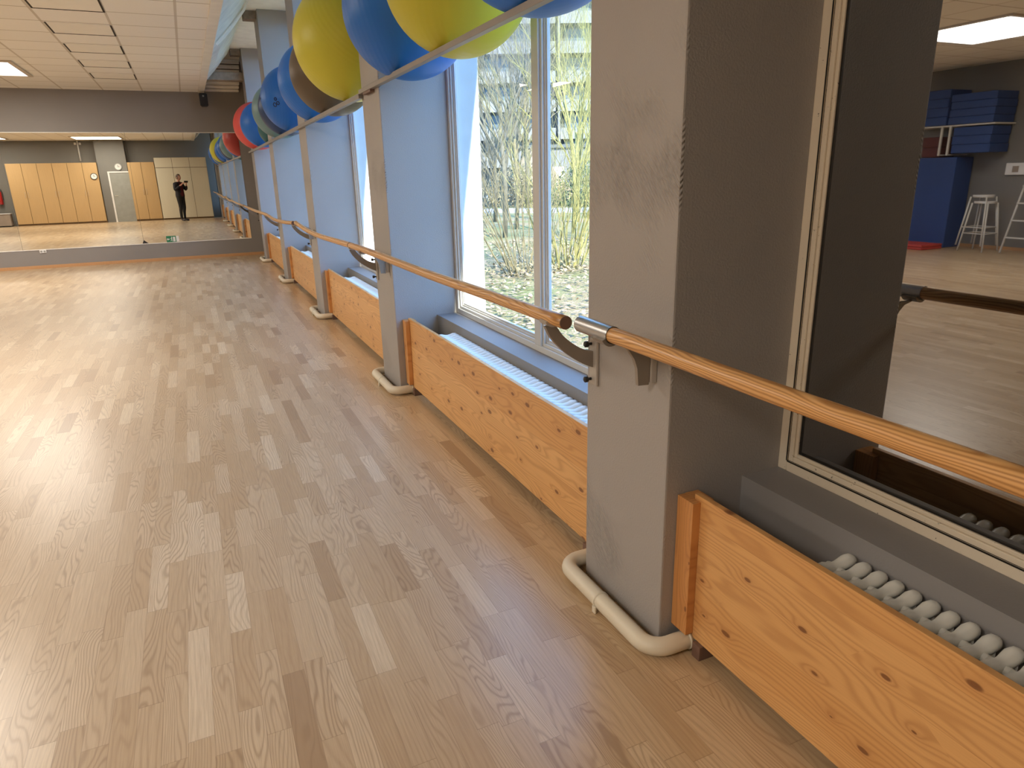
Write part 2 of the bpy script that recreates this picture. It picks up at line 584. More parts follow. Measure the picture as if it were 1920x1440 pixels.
def tag(o, label=None, cat=None, group=None, kind=None):
    if label:
        o['label'] = label
    if cat:
        o['category'] = cat
    if group:
        o['group'] = group
    if kind:
        o['kind'] = kind
    return o

def thing(name, label, cat, loc=(0, 0, 0), rotz=0, group=None):
    o = bpy.data.objects.new(name, None)
    o.empty_display_size = 0.1
    COL.objects.link(o)
    o.location = loc
    o.rotation_euler = (0, 0, rotz)
    return tag(o, label, cat, group)

def struct(name, bm, mat, smooth=False, label=None):
    o = finish(bm, name, mat, None, smooth)
    o['kind'] = 'structure'
    if label:
        o['label'] = label
    return o

def copy_tree(o, parent=None):
    c = o.copy()
    COL.objects.link(c)
    c.parent = parent
    for ch in list(o.children):
        copy_tree(ch, c)
    return c

def place_copy(o, loc, label, rotz=None):
    c = copy_tree(o)
    c.location = loc
    if rotz is not None:
        c.rotation_euler = (0, 0, rotz)
    c['label'] = label
    return c

def B():
    return bmesh.new()

# ================================================================== SHELL
bm = B(); box(bm, XL-0.2, SILL_X+0.2, YB-0.2, L+0.25, -0.12, 0.0)
struct('floor', bm, M['floor'], label='oak strip parquet floor with a satin sheen')

XE = -0.72        # edge of the tiled ceiling
bm = B(); box(bm, XL-0.2, XE, YB-0.2, L+0.25, ZC, ZC+0.08)
struct('ceiling', bm, M['ceiling'], label='beige tiled suspended ceiling')
bm = B(); box(bm, XE, W+0.45, YB-0.2, L+0.25, ZT, ZT+0.1)
struct('ceiling.001', bm, M['recess'], label='raised white ceiling strip above the windows')
bm = B(); box(bm, XE, XE+0.11, YB-0.05, L-0.02, ZC-0.012, ZT-0.001, 0.004)
struct('trim_1', bm, M['trimwhite'], label='long beige edge beam closing the tiled ceiling')

bm = B(); box(bm, XL-0.2, W+0.45, L, L+0.2, -0.1, ZT+0.1)
struct('wall_far', bm, M['wall'], label='grey wall behind the mirrors')
bm = B(); box(bm, XL-0.2, XL, YB-0.2, L+0.2, -0.1, ZC+0.1)
struct('wall_left', bm, M['back'])
bm = B(); box(bm, XL-0.2, W+0.45, YB-0.2, YB, -0.1, ZT+0.1)
struct('wall_back', bm, M['back'])

# window-side wall: breast walls under the sills, headers above the glass
ZH = 3.5
bm = B()
spans = []
for i, y in enumerate(YP[:-1]):
    spans.append((y+PW, YP[i+1]))
for a, b in spans:
    box(bm, SILL_X, W+0.12, a, b, -0.1, SILL_Z)
    box(bm, W, W+0.12, a, b, ZH, ZT)
struct('wall_right', bm, M['sill'], label='grey breast wall and sill under the windows')
bm = B()
box(bm, 0.12, W+0.12, YP[-1]+PW, L, -0.1, ZT)
box(bm, 0.0, W+0.12, YB, YP[0]-0.3, -0.1, ZT)
struct('wall_right.001', bm, M['wall'], label='grey solid wall ends beside the window row')
# roof slab edge outside
bm = B(); box(bm, W+0.12, 0.859, YB-0.2, L+0.6, ZH, ZH+0.45)
struct('trim_2', bm, M['render'], label='white roof edge over the outside of the windows')
# plinth outside under the windows
bm = B(); box(bm, W+0.12, XO, YB-0.2, L+0.6, ZG-0.1, 0.50, 0.004)
struct('trim_3', bm, M['render'], label='pale outer window ledge')

bm = B(); box(bm, XL, 0.10, L-0.018, L, 0.0, 0.055, 0.003)
struct('baseboard_far', bm, M['skirt'])
bm = B(); box(bm, XL, XL+0.018, YB, L-0.02, 0.0, 0.055, 0.003)
struct('baseboard_left', bm, M['skirt'])
# beams and stepped boards in the recess
bm = B()
for k, (zz0, zz1, yy) in enumerate(((3.062, 3.10, 14.90), (3.108, 3.15, 14.78), (3.158, 3.245, 14.62))):
    box(bm, XE+0.12, 0.0, yy, L-0.001, zz0, zz1, 0.004)
struct('trim_4', bm, M['trimwhite'], label='white stepped cornice boards on the far wall')
bm = B()
for k, (zz0, zz1, yy) in enumerate(((3.30, 3.36, 14.3), (3.37, 3.43, 14.2), (3.44, 3.50, 14.1))):
    box(bm, XE+0.30, 0.0, yy, yy+0.05, zz0, zz1, 0.004)
struct('trim_5', bm, M['trimwhite'], label='white slats above the concrete beam')
bm = B()
n = 14
for side in (0,):
    box(bm, XE+0.12, 0.0, 13.62, 13.86, 3.105, 3.235, 0.01)
struct('trim_6', bm, M['concrete'], label='rough brown crossbeam high in the recess')

for kk, yb_ in ((7, YP[5]+0.12), (8, YP[6]+0.12)):
    bm = B(); box(bm, -0.16, -0.0005, yb_, yb_+0.20, 3.50, ZT-0.001, 0.004)
    struct('trim_%d' % kk, bm, M['concrete'], label='short brown beam stub at the top of a far pillar')
# loose ceiling tiles (dark open gaps on three sides)
T = 0.6245
proto = None
for k in range(6):
    y1 = 8.36 + 2*T*k
    if k == 5 and y1 > L-0.4:
        break
    if proto is None:
        proto = thing('ceiling_tile', 'x', 'ceiling tile', (-1.335-T, 0, ZC), 0, 'loose ceiling tiles in the tiled ceiling')
        hw = 0.293
        bm = B(); box(bm, -hw, hw, -T+0.03, 0.0, -0.0045, -0.0005)
        finish(bm, 'panel', M['tile'], proto)
        for g_ in ((-hw-0.012, -hw+0.006, -T+0.03, 0.008), (hw-0.006, hw+0.012, -T+0.03, 0.008), (-hw-0.012, hw+0.012, -0.008, 0.018)):
            bm = B(); box(bm, g_[0], g_[1], g_[2], g_[3], -0.0065 if g_[2] > -0.1 else -0.0060, -0.0046)
            finish(bm, 'open_gap', M['tilegap'], proto)
        t = proto
    else:
        t = copy_tree(proto)
    t.location = (-1.945, y1, ZC)
    t['label'] = 'loose ceiling tile with a dark gap, %s in the row' % (
        ['nearest the camera', 'second from the camera', 'third from the camera', 'fourth from the camera',
         'fifth from the camera', 'farthest'][k])

# ================================================================== PILLARS
def make_pillar():
    t = thing('pillar', 'x', 'pillar', (0, 0, 0), 0, 'grey pillars between the windows')
    bm = B(); box(bm, 0, W+0.06, 0, PW, 0, ZT-0.001, 0.006)
    finish(bm, 'shaft', M['pillar'], t)
    bm = B(); box(bm, W+0.0601, XO, 0.0, PW, ZG-0.001, ZH-0.002, 0.004)
    o = finish(bm, 'outer_fin', M['render'], t)
    o['label'] = 'white rendered outdoor fin'
    return t
pil_lab = ['grey pillar behind the camera beside the blacked-out window',
           'grey pillar behind the camera beside the blacked-out window',
           'large grey textured pillar in the foreground with the barre gap in front of it',
           'second grey pillar from the camera, holding the stepped ball rail',
           'third grey pillar from the camera, beside the far barre gap',
           'fourth grey pillar from the camera',
           'farthest grey pillar, next to the mirror wall']
pp = make_pillar()
first = True
for i in range(1, 7):
    y = YP[i]
    o = pp if first else copy_tree(pp)
    first = False
    o.location = (0, y, 0)
    o['label'] = pil_lab[i]

# heating pipes round the pillar feet
def make_pipe():
    t = thing('heating_pipe', 'x', 'heating pipe', (0, 0, 0), 0, 'white heating pipes round the pillar feet')
    bm = B()
    zc, r = 0.034, 0.029
    xf = -0.068
    ya, yb = -0.055, PW+0.05
    rc = 0.065
    pts = [(0.24, yb, zc)]
    for k in range(7):
        a = PI/2*k/6
        pts.append((xf+rc-rc*math.sin(a), yb-rc+rc*math.cos(a), zc))
    for k in range(7):
        a = PI/2*k/6
        pts.append((xf+rc-rc*math.cos(a), ya+rc-rc*math.sin(a), zc))
    pts.append((0.24, ya, zc))
    tube(bm, pts, r, 18)
    finish(bm, 'pipe', M['pipe'], t, True)
    for (p0, p1) in (((xf, 0.235, zc), (xf, 0.243, zc)), ((0.062, ya, zc), (0.070, ya, zc))):
        bm = B(); cyl(bm, p0, p1, r+0.003, 18)
        finish(bm, 'coupling', M['pipe'], t, True)
    bm = B(); box(bm, xf-0.034, xf-0.028, 0.22, 0.24, 0.0, 0.025, 0.001)
    finish(bm, 'clip', M['pipe'], t)
    return t
pq = make_pipe()
for i, nm in ((2, 'chipped white heating pipe bent round the foot of the foreground pillar'),
              (3, 'white heating pipe bent round the foot of the second pillar'),
              (4, 'white heating pipe bent round the foot of the third pillar'),
              (5, 'white heating pipe bent round the foot of the fourth pillar'),
              (6, 'white heating pipe bent round the foot of the farthest pillar')):
    o = pq if i == 2 else copy_tree(pq)
    o.location = (0, YP[i], 0)
    o['label'] = nm

# ================================================================== WINDOWS
def make_window(name, mat, dark=False, dp=0.040):
    """local origin at the near (low y) lower corner of the opening, x = W"""
    wl = S-PW
    h = ZH-SILL_Z
    t = bpy.data.objects.new(name, None)
    COL.objects.link(t)
    t['kind'] = 'structure'
    def ring(bm, x0, x1, y0, y1, z0, z1, w, wb=None):
        wb = wb or w
        box(bm, x0, x1, y0, y0+w, z0, z1, 0.003)
        box(bm, x0, x1, y1-w, y1, z0, z1, 0.003)
        box(bm, x0, x1, y0+w, y1-w, z0, z0+wb, 0.003)
        box(bm, x0, x1, y0+w, y1-w, z1-w, z1, 0.003)
    bm = B()
    ring(bm, 0.0, 0.058, 0.0, wl, 0.0, h, 0.034)
    mc = wl/2
    box(bm, 0.0, 0.058, mc-0.036, mc+0.036, 0.034, h-0.034, 0.003)
    finish(bm, 'frame', mat, t)
    for (a, b) in ((0.034, mc-0.036), (mc+0.036, wl-0.034)):
        bm = B()
        ring(bm, 0.012 if not dark else 0.005, 0.054, a, b, 0.034, h-0.034, 0.018)
        ring(bm, dp-0.016 if not dark else 0.010, 0.050, a+0.018, b-0.018, 0.052, h-0.052, 0.012)
        sash = finish(bm, 'sash', mat, t)
        bm = B()
        ring(bm, dp-0.010 if not dark else dp-0.004, 0.048, a+0.030, b-0.030, 0.064, h-0.064, 0.010)
        finish(bm, 'glazing_bead', M['bead'] if dark else mat, t)
        if dark:
            bm = B()
            ring(bm, -0.0003, 0.0055, a-0.0012, b+0.0012, 0.0328, h-0.0328, 0.0009)
            finish(bm, 'open_joint', M['bead'], t)
        bm = B(); box(bm, dp-0.002, dp+0.002, a+0.034, b-0.034, 0.068, h-0.068)
        finish(bm, 'pane', M['darkglass'] if dark else M['glass'], t)
        if dark:
            bm = B(); box(bm, dp+0.006, dp+0.02, a+0.034, b-0.034, 0.068, h-0.068)
            finish(bm, 'blackout_board', M['blackmat'], t)
    return t
wn = make_window('window_1', M['frame_old'], True, 0.018)
wn.location = (W, YP[1]+PW, SILL_Z)
wn['label'] = 'blacked-out window with peeling white frame nearest the camera'
w2 = make_window('window_2', M['frame'])
w2.location = (W, YP[2]+PW, SILL_Z)
for k, i in enumerate((3, 4, 5)):
    o = copy_tree(w2)
    o.name = 'window_%d' % (k+3)
    o.location = (W, YP[i]+PW, SILL_Z)

# ================================================================== RADIATORS AND PINE SCREENS
def make_radiator():
    t = thing('radiator', 'x', 'radiator', (0, 0, 0), 0, 'white column radiators under the windows')
    bm = B()
    # one section: two columns joined by waisted heads
    zc_t, zc_b = 0.462, 0.12
    for zc in (zc_t, zc_b):
        prof = [(-0.070, 0.004), (-0.066, 0.012), (-0.056, 0.0175), (-0.040, 0.0185), (-0.024, 0.0172), (-0.010, 0.0145), (0.0, 0.0138),
                (0.010, 0.0145), (0.024, 0.0172), (0.040, 0.0185), (0.056, 0.0175), (0.066, 0.012), (0.070, 0.004)]
        tube(bm, [(0.215+p[0], 0, zc + (0.004 if abs(p[0]) > 0.03 else 0)) for p in prof], [p[1] for p in prof], 12)
    for dx in (-0.042, 0.042):
        tube(bm, [(0.215+dx, 0, zc_b), (0.215+dx, 0, zc_t)], 0.0135, 10)
    for zc in (zc_t-0.012, zc_b+0.005):
        cyl(bm, (0.215, -0.0225, zc), (0.215, 0.0225, zc), 0.0165, 12)
    s0 = finish(bm, 'section', M['radiator'], t, True)
    return t, s0
rad_t, sec0 = make_radiator()
NS = 43
sec0.location = (0, 0.42, 0)
for k in range(1, NS):
    c = sec0.copy()
    c.parent = rad_t
    c.location = (0, 0.42+0.0455*k-(0.0), 0)
    COL.objects.link(c)
for yy in (0.42+0.0455*2.5, 0.42+0.0455*(NS-3.5)):
    bm = B(); box(bm, 0.20, 0.23, yy-0.01, yy+0.01, 0.0, 0.12, 0.002)
    finish(bm, 'foot', M['radiator'], rad_t)

def make_screen():
    """pine radiator screen; local y = 0 at near end of the bay"""
    wl = S-PW
    t = thing('radiator_screen', 'x', 'radiator screen', (0, 0, 0), 0, 'knotty pine radiator screens')
    bm = B(); box(bm, 0.074, 0.094, 0.045, wl-0.045, 0.050, 0.533, 0.002)
    p_ = finish(bm, 'panel', M['pine'], t)
    for s in (0, 1):
        def yy(a, b):
            return (wl-b, wl-a) if s else (a, b)
        bm = B()
        y0, y1 = yy(0.002, 0.074)
        ym0, ym1 = yy(0.002, 0.044)
        box(bm, 0.045, 0.0738, y0, y1, 0.066, 0.517, 0.002)
        box(bm, 0.0739, 0.0945, ym0, ym1, 0.066, 0.517, 0.0)
        box(bm, 0.0946, 0.122, y0, y1, 0.066, 0.517, 0.002)
        finish(bm, 'post', M['pine_post'], t)
        bm = B()
        y0, y1 = yy(0.010, 0.110)
        box(bm, 0.060, 0.118, yy(0.09, 0.125)[0], yy(0.09, 0.125)[1], 0.0, 0.0495, 0.002)
        finish(bm, 'foot_block', M['foot'], t)
    return t
scr = make_screen()
bays = [(1, 'in front of the blacked-out window nearest the camera'),
        (2, 'between the foreground pillar and the second pillar'),
        (3, 'between the second and third pillars'),
        (4, 'between the third and fourth pillars'),
        (5, 'between the fourth and farthest pillars')]
for k, (i, txt) in enumerate(bays):
    a = rad_t if k == 0 else copy_tree(rad_t)
    b = scr if k == 0 else copy_tree(scr)
    ya = YP[i]+PW
    b.location = (0, ya, 0)
    # section tops start 0.43 m before the far end of the bay
    a.location = (0, ya + (S-PW) - 0.43 - (0.42+0.0455*(NS-1)), 0)
    a['label'] = 'white column radiator ' + txt
    b['label'] = 'knotty pine radiator screen ' + txt

# ================================================================== BALLET BARRES
def catmull(pts, n=10):
    P_ = [Vector(p) for p in pts]
    P_ = [P_[0]*2-P_[1]] + P_ + [P_[-1]*2-P_[-2]]
    out = []
    for i in range(1, len(P_)-2):
        for k in range(n):
            t = k/n
            a, b, c, d = P_[i-1:i+3]
            out.append(0.5*((2*b)+(-a+c)*t+(2*a-5*b+4*c-d)*t*t+(-a+3*b-3*c+d)*t**3))
    out.append(P_[-2])
    return out
XB, RB = -0.17, 0.0215
def bz(y):
    K = [(-3, 1.03), (0.5, 1.025), (1.73, 1.025), (1.80, 1.011), (2.5, 1.006), (3.18, 0.999), (4.26, 1.000), (4.94, 0.994), (5.27, 0.987),
         (6.2, 0.972), (6.95, 0.978), (7.647, 1.012), (7.87, 0.998), (8.5, 0.972), (9.1, 0.956), (9.77, 0.948), (10.69, 0.970), (11.76, 0.963), (12.83, 0.958), (14.48, 0.961), (14.98, 0.965)]
    for (a, za), (b, zb) in zip(K, K[1:]):
        if a <= y <= b:
            return za+(zb-za)*(y-a)/(b-a)
    return K[-1][1]
def barre(label, y0, y1, ks, brk):
    t = thing('ballet_barre', label, 'ballet barre', (XB, y0, 0), 0, 'wooden ballet barres along the windows')
    ys = [y0] + [k for k in ks if y0 < k < y1] + [y1]
    pts = catmull([(0, y-y0, bz(y)) for y in ys], 8)
    bm = B(); tube(bm, pts, RB, 24)
    # small chamfer feel at the end discs comes from an extra cap ring
    finish(bm, 'rod', M['barre'], t, False)
    o = t.children[-1] if t.children else None
    return t
def smooth_sides(o):
    for p_ in o.data.polygons:
        p_.use_smooth = len(p_.vertices) == 4
KS = [-0.5, 0.8, 2.5, 3.18, 4.26, 4.94, 5.6, 6.2, 6.95, 8.5, 9.1, 9.77, 10.69, 11.76, 12.83, 14.2]
barres = []
def b_(label, y0, y1):
    t = barre(label, y0, y1, KS, None)
    o = [c for c in COL.objects if c.parent == t][0]
    smooth_sides(o)
    barres.append(t)
    return t
t0 = b_('wooden ballet barre in the foreground with a metal sleeve on its end', -2.0, 1.70)
t1 = b_('wooden ballet barre running from the foreground pillar to the third pillar', 1.80, 7.66)
t2 = b_('farthest wooden ballet barre, bowed, reaching the mirror wall', 7.86, L-0.03)
# sleeve on the near barre
bm = B()
ys, ye = 1.535+2.0, 1.708+2.0
tube(bm, [(0, ys, bz(1.535)), (0, ye, bz(1.72))], RB+0.0025, 28, cap=False)
tube(bm, [(0, ys, bz(1.535)), (0, ye, bz(1.735))], RB+0.0006, 28, cap=False)
o = finish(bm, 'end_sleeve', M['chrome'], t0, True)
o['label'] = 'shiny metal sleeve'
bm = B(); cyl(bm, (0, ye-0.004, bz(1.735)), (0, ye, bz(1.735)), RB+0.001)
finish(bm, 'end_cap', M['chrome'], t0)
bm = B(); cyl(bm, (0, -0.003, bz(1.8)), (0, 0.0, bz(1.8)), RB*0.97, 24)
o = finish(bm, 'end_disc', M['foot'], t1)
o['label'] = 'dark brown end face'
for tt, yy in ((t1, 4.93),):
    bm = B(); tube(bm, [(0, yy-1.80-0.006, bz(yy)), (0, yy-1.80+0.006, bz(yy))], RB+0.0012, 24)
    finish(bm, 'joint_ring', M['blackmat'], tt)
bm = B(); cyl(bm, (0, -0.003, bz(7.87)), (0, 0.0, bz(7.87)), RB*0.97, 24)
o = finish(bm, 'end_disc', M['foot'], t2)
o['label'] = 'dark brown end face'

# curved brackets
def bez(p0, p1, p2, n=10):
    return [((1-t)**2*p0[0]+2*t*(1-t)*p1[0]+t*t*p2[0], (1-t)**2*p0[1]+2*t*(1-t)*p1[1]+t*t*p2[1]) for t in [k/n for k in range(n+1)]]
def make_bracket():
    t = thing('barre_bracket', 'x', 'bracket', (0, 0, 0), 0, 'curved brackets holding the barres')
    # arm: crescent in the x-z plane, z relative to barre centre (1.01)
    def cm(pts):
        return [(v.x, v.z) for v in catmull([(p[0], 0, p[1]) for p in pts], 4)]
    up = cm([(-0.152, -0.029), (-0.124, -0.067), (-0.081, -0.102), (-0.045, -0.122), (-0.011, -0.132)])
    lo = cm([(-0.190, -0.029), (-0.167, -0.071), (-0.124, -0.118), (-0.081, -0.151), (-0.045, -0.173), (-0.011, -0.188)])
    bm = B(); prism(bm, up+lo[::-1], 1, -0.009, 0.009)
    bmesh.ops.bevel(bm, geom=[e for e in bm.edges if abs(e.verts[0].co.y-e.verts[1].co.y) < 1e-6], offset=0.002, segments=1, affect='EDGES')
    finish(bm, 'arm', M['bracket'], t)
    bm = B()
    sad = []
    for k in range(9):
        a = PI*(1.12+0.76*k/8)
        sad.append((XB+math.cos(a)*(RB+0.0005), math.sin(a)*(RB+0.0005)))
    for k in range(8, -1, -1):
        a = PI*(1.12+0.76*k/8)
        sad.append((XB+math.cos(a)*(RB+0.008), math.sin(a)*(RB+0.008)))
    prism(bm, sad, 1, -0.024, 0.024)
    finish(bm, 'saddle', M['bracket_plate'], t)
    bm = B(); box(bm, -0.012, -0.0002, -0.030, 0.016, -0.250, -0.088, 0.005)
    finish(bm, 'wall_plate', M['bracket_plate'], t)
    for z in (-0.108, -0.230):
        bm = B()
        tube(bm, [(-0.011, 0.004, z), (-0.022, 0.004, z), (-0.026, 0.004, z), (-0.036, 0.004, z), (-0.038, 0.004, z)], [0.005, 0.005, 0.0105, 0.0105, 0.008], 16)
        finish(bm, 'knob', M['black'], t, True)
    return t
bk = make_bracket()
def make_low_bracket():
    t = thing('barre_bracket', 'x', 'bracket', (0, 0, 0), 0, 'curved brackets holding the barres')
    o_ = [(-0.160, -0.027), (-0.118, -0.038), (-0.096, -0.058), (-0.078, -0.085), (-0.067, -0.114), (-0.062, -0.166)]
    i_ = [(-0.026, -0.168), (-0.024, -0.09), (-0.050, -0.050), (-0.10, -0.027)]
    bm = B(); prism(bm, o_+i_, 1, -0.007, 0.007)
    finish(bm, 'arm', M['bracket'], t)
    bm = B()
    sad = []
    for k in range(9):
        a = PI*(1.12+0.76*k/8)
        sad.append((XB+math.cos(a)*(RB+0.0005), math.sin(a)*(RB+0.0005)))
    for k in range(8, -1, -1):
        a = PI*(1.12+0.76*k/8)
        sad.append((XB+math.cos(a)*(RB+0.010), math.sin(a)*(RB+0.010)))
    prism(bm, sad, 1, -0.028, 0.028)
    finish(bm, 'saddle', M['bracket'], t)
    bm = B(); box(bm, -0.022, -0.0002, -0.012, 0.012, -0.164, -0.070, 0.004)
    finish(bm, 'wall_plate', M['bracket_plate'], t)
    return t
bk.location = (0, 1.905, 1.011)
bk['label'] = 'curved grey bracket with two black knobs on the foreground pillar'
for yy, lb in ((4.90, 'curved grey bracket with black knobs on the second pillar'),
               (7.90, 'curved grey bracket under the end of the farthest barre on the third pillar'),
               (10.86, 'curved grey bracket on the fourth pillar'),
               (13.86, 'curved grey bracket on the farthest pillar')):
    c = copy_tree(bk)
    c.location = (0, yy, bz(yy))
    c['label'] = lb
lb_ = make_low_bracket()
lb_.location = (0, 1.57, 1.023)
lb_['label'] = 'dark bracket under the sleeved barre end on the foreground pillar'
for yy, lb in ((4.56, 'dark bracket under the barre near the near edge of the second pillar'),
               (7.56, 'dark bracket under the barre end on the third pillar')):
    c = copy_tree(lb_)
    c.location = (0, yy, bz(yy))
    c['label'] = lb

# ================================================================== BALL RAIL AND BALLS
t = thing('ball_rail', 'grey painted wooden rail on the pillars holding the near exercise balls', 'rail', (0, 1.50, 0), 0, 'ball rails')
bm = B(); box(bm, -0.032, 0.0, 0.0, 3.40, 1.982, 2.008, 0.002)
finish(bm, 'board', M['rail'], t)
for y in (YP[2]+0.2, YP[3]+0.2):
    bm = B(); box(bm, -0.030, -0.0003, y-1.5-0.10, y-1.5+0.10, 1.966, 1.9815, 0.002)
    finish(bm, 'cleat', M['foot'], t)
t = thing('ball_rail', 'grey painted wooden rail on the far pillars holding the far exercise balls', 'rail', (0, 4.905, 0), 0, 'ball rails')
bm = B()
vs = box(bm, -0.032, 0.0, 0.0, 14.12-4.905, 1.957, 1.988)
for v in bm.verts:
    v.co.z -= v.co.y*0.0035
finish(bm, 'board', M['rail'], t)

def make_ball(c, R_, colr, label, rot=(0, 0, 0)):
    t = thing('exercise_ball', label, 'exercise ball', (c[0], c[1], c[2]-R_), 0, 'exercise balls on the window rail')
    bm = B()
    bmesh.ops.create_uvsphere(bm, u_segments=64, v_segments=40, radius=R_, matrix=Matrix.Rotation(PI/2, 4, 'Y'))
    o = finish(bm, 'shell', M['ball_'+colr], t, True)
    o.location = (0, 0, R_)
    o.rotation_euler = rot
    bm = B(); cyl(bm, (-R_-0.0015, 0, 0), (-R_+0.012, 0, 0), 0.012, 16)
    p_ = finish(bm, 'plug', M['plug'], o)
    return t, o
balls = [((.08, 2.44, 2.37), .38, 'blue', 'large blue exercise ball, nearest the camera on the rail', (0.4, 0.2, 1.1)),
         ((.11, 3.33, 2.325), .345, 'yellow', 'yellow-green exercise ball, nearer of the two yellow ones', (0.2, -0.5, 1.9)),
         ((.10, 4.10, 2.335), .36, 'blue', 'blue exercise ball squeezed between the two yellow balls', (0.2, 0.2, 2.6)),
         ((.06, 5.42, 2.385), .40, 'yellow', 'large yellow-green exercise ball beyond the second pillar', (0.2, 0.6, 2.0)),
         ((.10, 6.37, 2.31), .35, 'brown', 'dark brown exercise ball half hidden behind the large yellow one', (0.2, 0.1, 2.2)),
         ((.10, 7.10, 2.32), .36, 'blue', 'blue exercise ball next to the dark brown one', (0.3, 0.5, 2.3)),
         ((.10, 8.74, 2.33), .36, 'blue', 'blue exercise ball with a dark printed mark, beyond the third pillar', (0, 0, 0)),
         ((.10, 9.44, 2.30), .33, 'navy', 'dark navy exercise ball mostly hidden behind the printed blue one', (0.1, 0.4, 2.0)),
         ((.10, 10.12, 2.32), .345, 'teal', 'grey-teal exercise ball in the far part of the row', (0.3, 0.1, 2.5)),
         ((.19, 11.42, 2.185), .265, 'green', 'dark green exercise ball mostly hidden behind the teal one', (0.3, 0.9, 2.1)),
         ((.10, 12.28, 2.30), .35, 'blue', 'blue exercise ball beside the pink one at the far end', (0.7, 0.3, 2.0)),
         ((.08, 13.07, 2.33), .385, 'pink', 'pink-red exercise ball, last in the row by the mirror wall', (0.2, 0.2, 2.0))]
for a in balls:
    t, o = make_ball(*a)
    if 'printed' in a[3] and 'with' in a[3]:
        # small dark printed emblem facing the room: rings and strokes
        bm = B()
        R_ = a[1]
        def on(u, v, r=1.0):
            d = Vector((-math.cos(u)*math.cos(v), -math.sin(u)*math.cos(v), math.sin(v)))
            return d*(R_*r+0.0008)
        for (cu, cv, rr) in ((0.92, -0.20, 0.045), (0.80, -0.24, 0.055), (0.86, -0.08, 0.04)):
            ptsr = [on(cu+rr*math.cos(2*PI*k/16), cv+rr*math.sin(2*PI*k/16)) for k in range(16)]
            tube(bm, ptsr, 0.005, 6, closed=True)
        finish(bm, 'printed_mark', M['print'], o)

# ================================================================== FAR WALL: mirrors, sign, socket, speaker
ZM0, ZM1 = 0.341, 2.331
edges = [-0.113, -2.055, -4.0, -5.94, -7.88, -9.82]
ml = ['right-hand wall mirror beside the windows', 'second wall mirror from the windows', 'third wall mirror from the windows',
      'fourth wall mirror from the windows', 'wall mirror farthest from the windows']
for k in range(5):
    x1, x0 = edges[k], edges[k+1]
    t = thing('wall_mirror', ml[k], 'mirror', ((x0+x1)/2, L, ZM0), 0, 'mirrors covering the far wall')
    hw = (x1-x0)/2-0.002
    bm = B(); box(bm, -hw, hw, -0.006, -0.0002, 0.0, ZM1-ZM0)
    finish(bm, 'glass', M['mirror'], t)
    for (e0, e1) in ((-0.012, -0.0002), (ZM1-ZM0+0.0002, ZM1-ZM0+0.010)):
        bm = B(); box(bm, -hw, hw, -0.009, -0.0001, e0, e1)
        finish(bm, 'edge_strip', M['trimwhite'], t)
bm = B()
prism(bm, [(-0.05, 0.0), (0.055, 0.0), (-0.02, 0.065)], 1, -0.010, -0.0065)
o = finish(bm, 'mirror_chip', M['blackmat'], None, loc=(-2.03, L, ZM0+0.002))
tag(o, 'small black triangle at the mirror bottom edge, left of the exit sign', 'mirror corner')

t = thing('exit_sign', 'small green escape route sign with white running figure below the mirror', 'sign', (-1.565, L-0.010, ZM0))
bm = B(); box(bm, -0.095, 0.075, -0.006, 0, 0.002, 0.118, 0.001)
finish(bm, 'plate', M['green'], t)
bm = B(); box(bm, 0.0755, 0.125, -0.004, 0, 0.010, 0.112, 0.001)
finish(bm, 'white_strip', M['white'], t)
bm = B()
def flat(pts):
    prism(bm, pts, 1, -0.0078, -0.0062)
flat([(0.022, 0.012), (0.060, 0.012), (0.060, 0.100), (0.022, 0.100)])             # door
flat([(-0.088, 0.058), (-0.066, 0.082), (-0.066, 0.066), (-0.040, 0.066), (-0.040, 0.050), (-0.066, 0.050), (-0.066, 0.034)])  # arrow
bmesh.ops.create_circle(bm, cap_ends=True, segments=12, radius=0.009, matrix=Matrix.Translation((0.0, -0.0079, 0.094)) @ Matrix.Rotation(PI/2, 4, 'X'))
flat([(-0.008, 0.084), (0.008, 0.082), (0.004, 0.050), (-0.010, 0.052)])
flat([(-0.008, 0.052), (0.0, 0.050), (-0.018, 0.020), (-0.026, 0.024)])
flat([(0.0, 0.052), (0.006, 0.048), (0.014, 0.016), (0.006, 0.014)])
flat([(-0.008, 0.080), (-0.004, 0.074), (-0.024, 0.060), (-0.027, 0.066)])
finish(bm, 'running_figure', M['white'], t)

t = thing('wall_socket', 'small white socket on the grey wall under the mirrors', 'socket', (-3.70, L, 0.275))
bm = B(); box(bm, -0.052, 0.052, -0.014, -0.0002, 0.0, 0.055, 0.004)
finish(bm, 'cover', M['white'], t)
for dx in (-0.025, 0.025):
    bm = B(); cyl(bm, (dx, -0.0155, 0.0275), (dx, -0.0142, 0.0275), 0.018, 20)
    finish(bm, 'outlet', M['doorgrey'], t)

t = thing('loudspeaker', 'small black loudspeaker high on the far wall', 'loudspeaker', (-0.648, 14.74, 2.775))
bm = B()
prism(bm, [(-0.070, -0.09), (0.070, -0.09), (0.055, 0.07), (-0.055, 0.07)], 2, 0.0, 0.225)
bmesh.ops.bevel(bm, geom=list(bm.edges), offset=0.012, segments=3, affect='EDGES')
finish(bm, 'cabinet', M['black'], t)
bm = B(); cyl(bm, (0, -0.0915, 0.075), (0, -0.0895, 0.075), 0.048, 24)
finish(bm, 'woofer', M['blackmat'], t)
bm = B(); cyl(bm, (0, -0.0915, 0.175), (0, -0.0895, 0.175), 0.016, 20)
finish(bm, 'tweeter', M['doorgrey'], t)
bm = B(); cyl(bm, (0, 0.068, 0.11), (0, 0.2438, 0.11), 0.012, 12); box(bm, -0.03, 0.03, 0.236, 0.2438, 0.07, 0.15)
finish(bm, 'wall_bracket', M['black'], t)

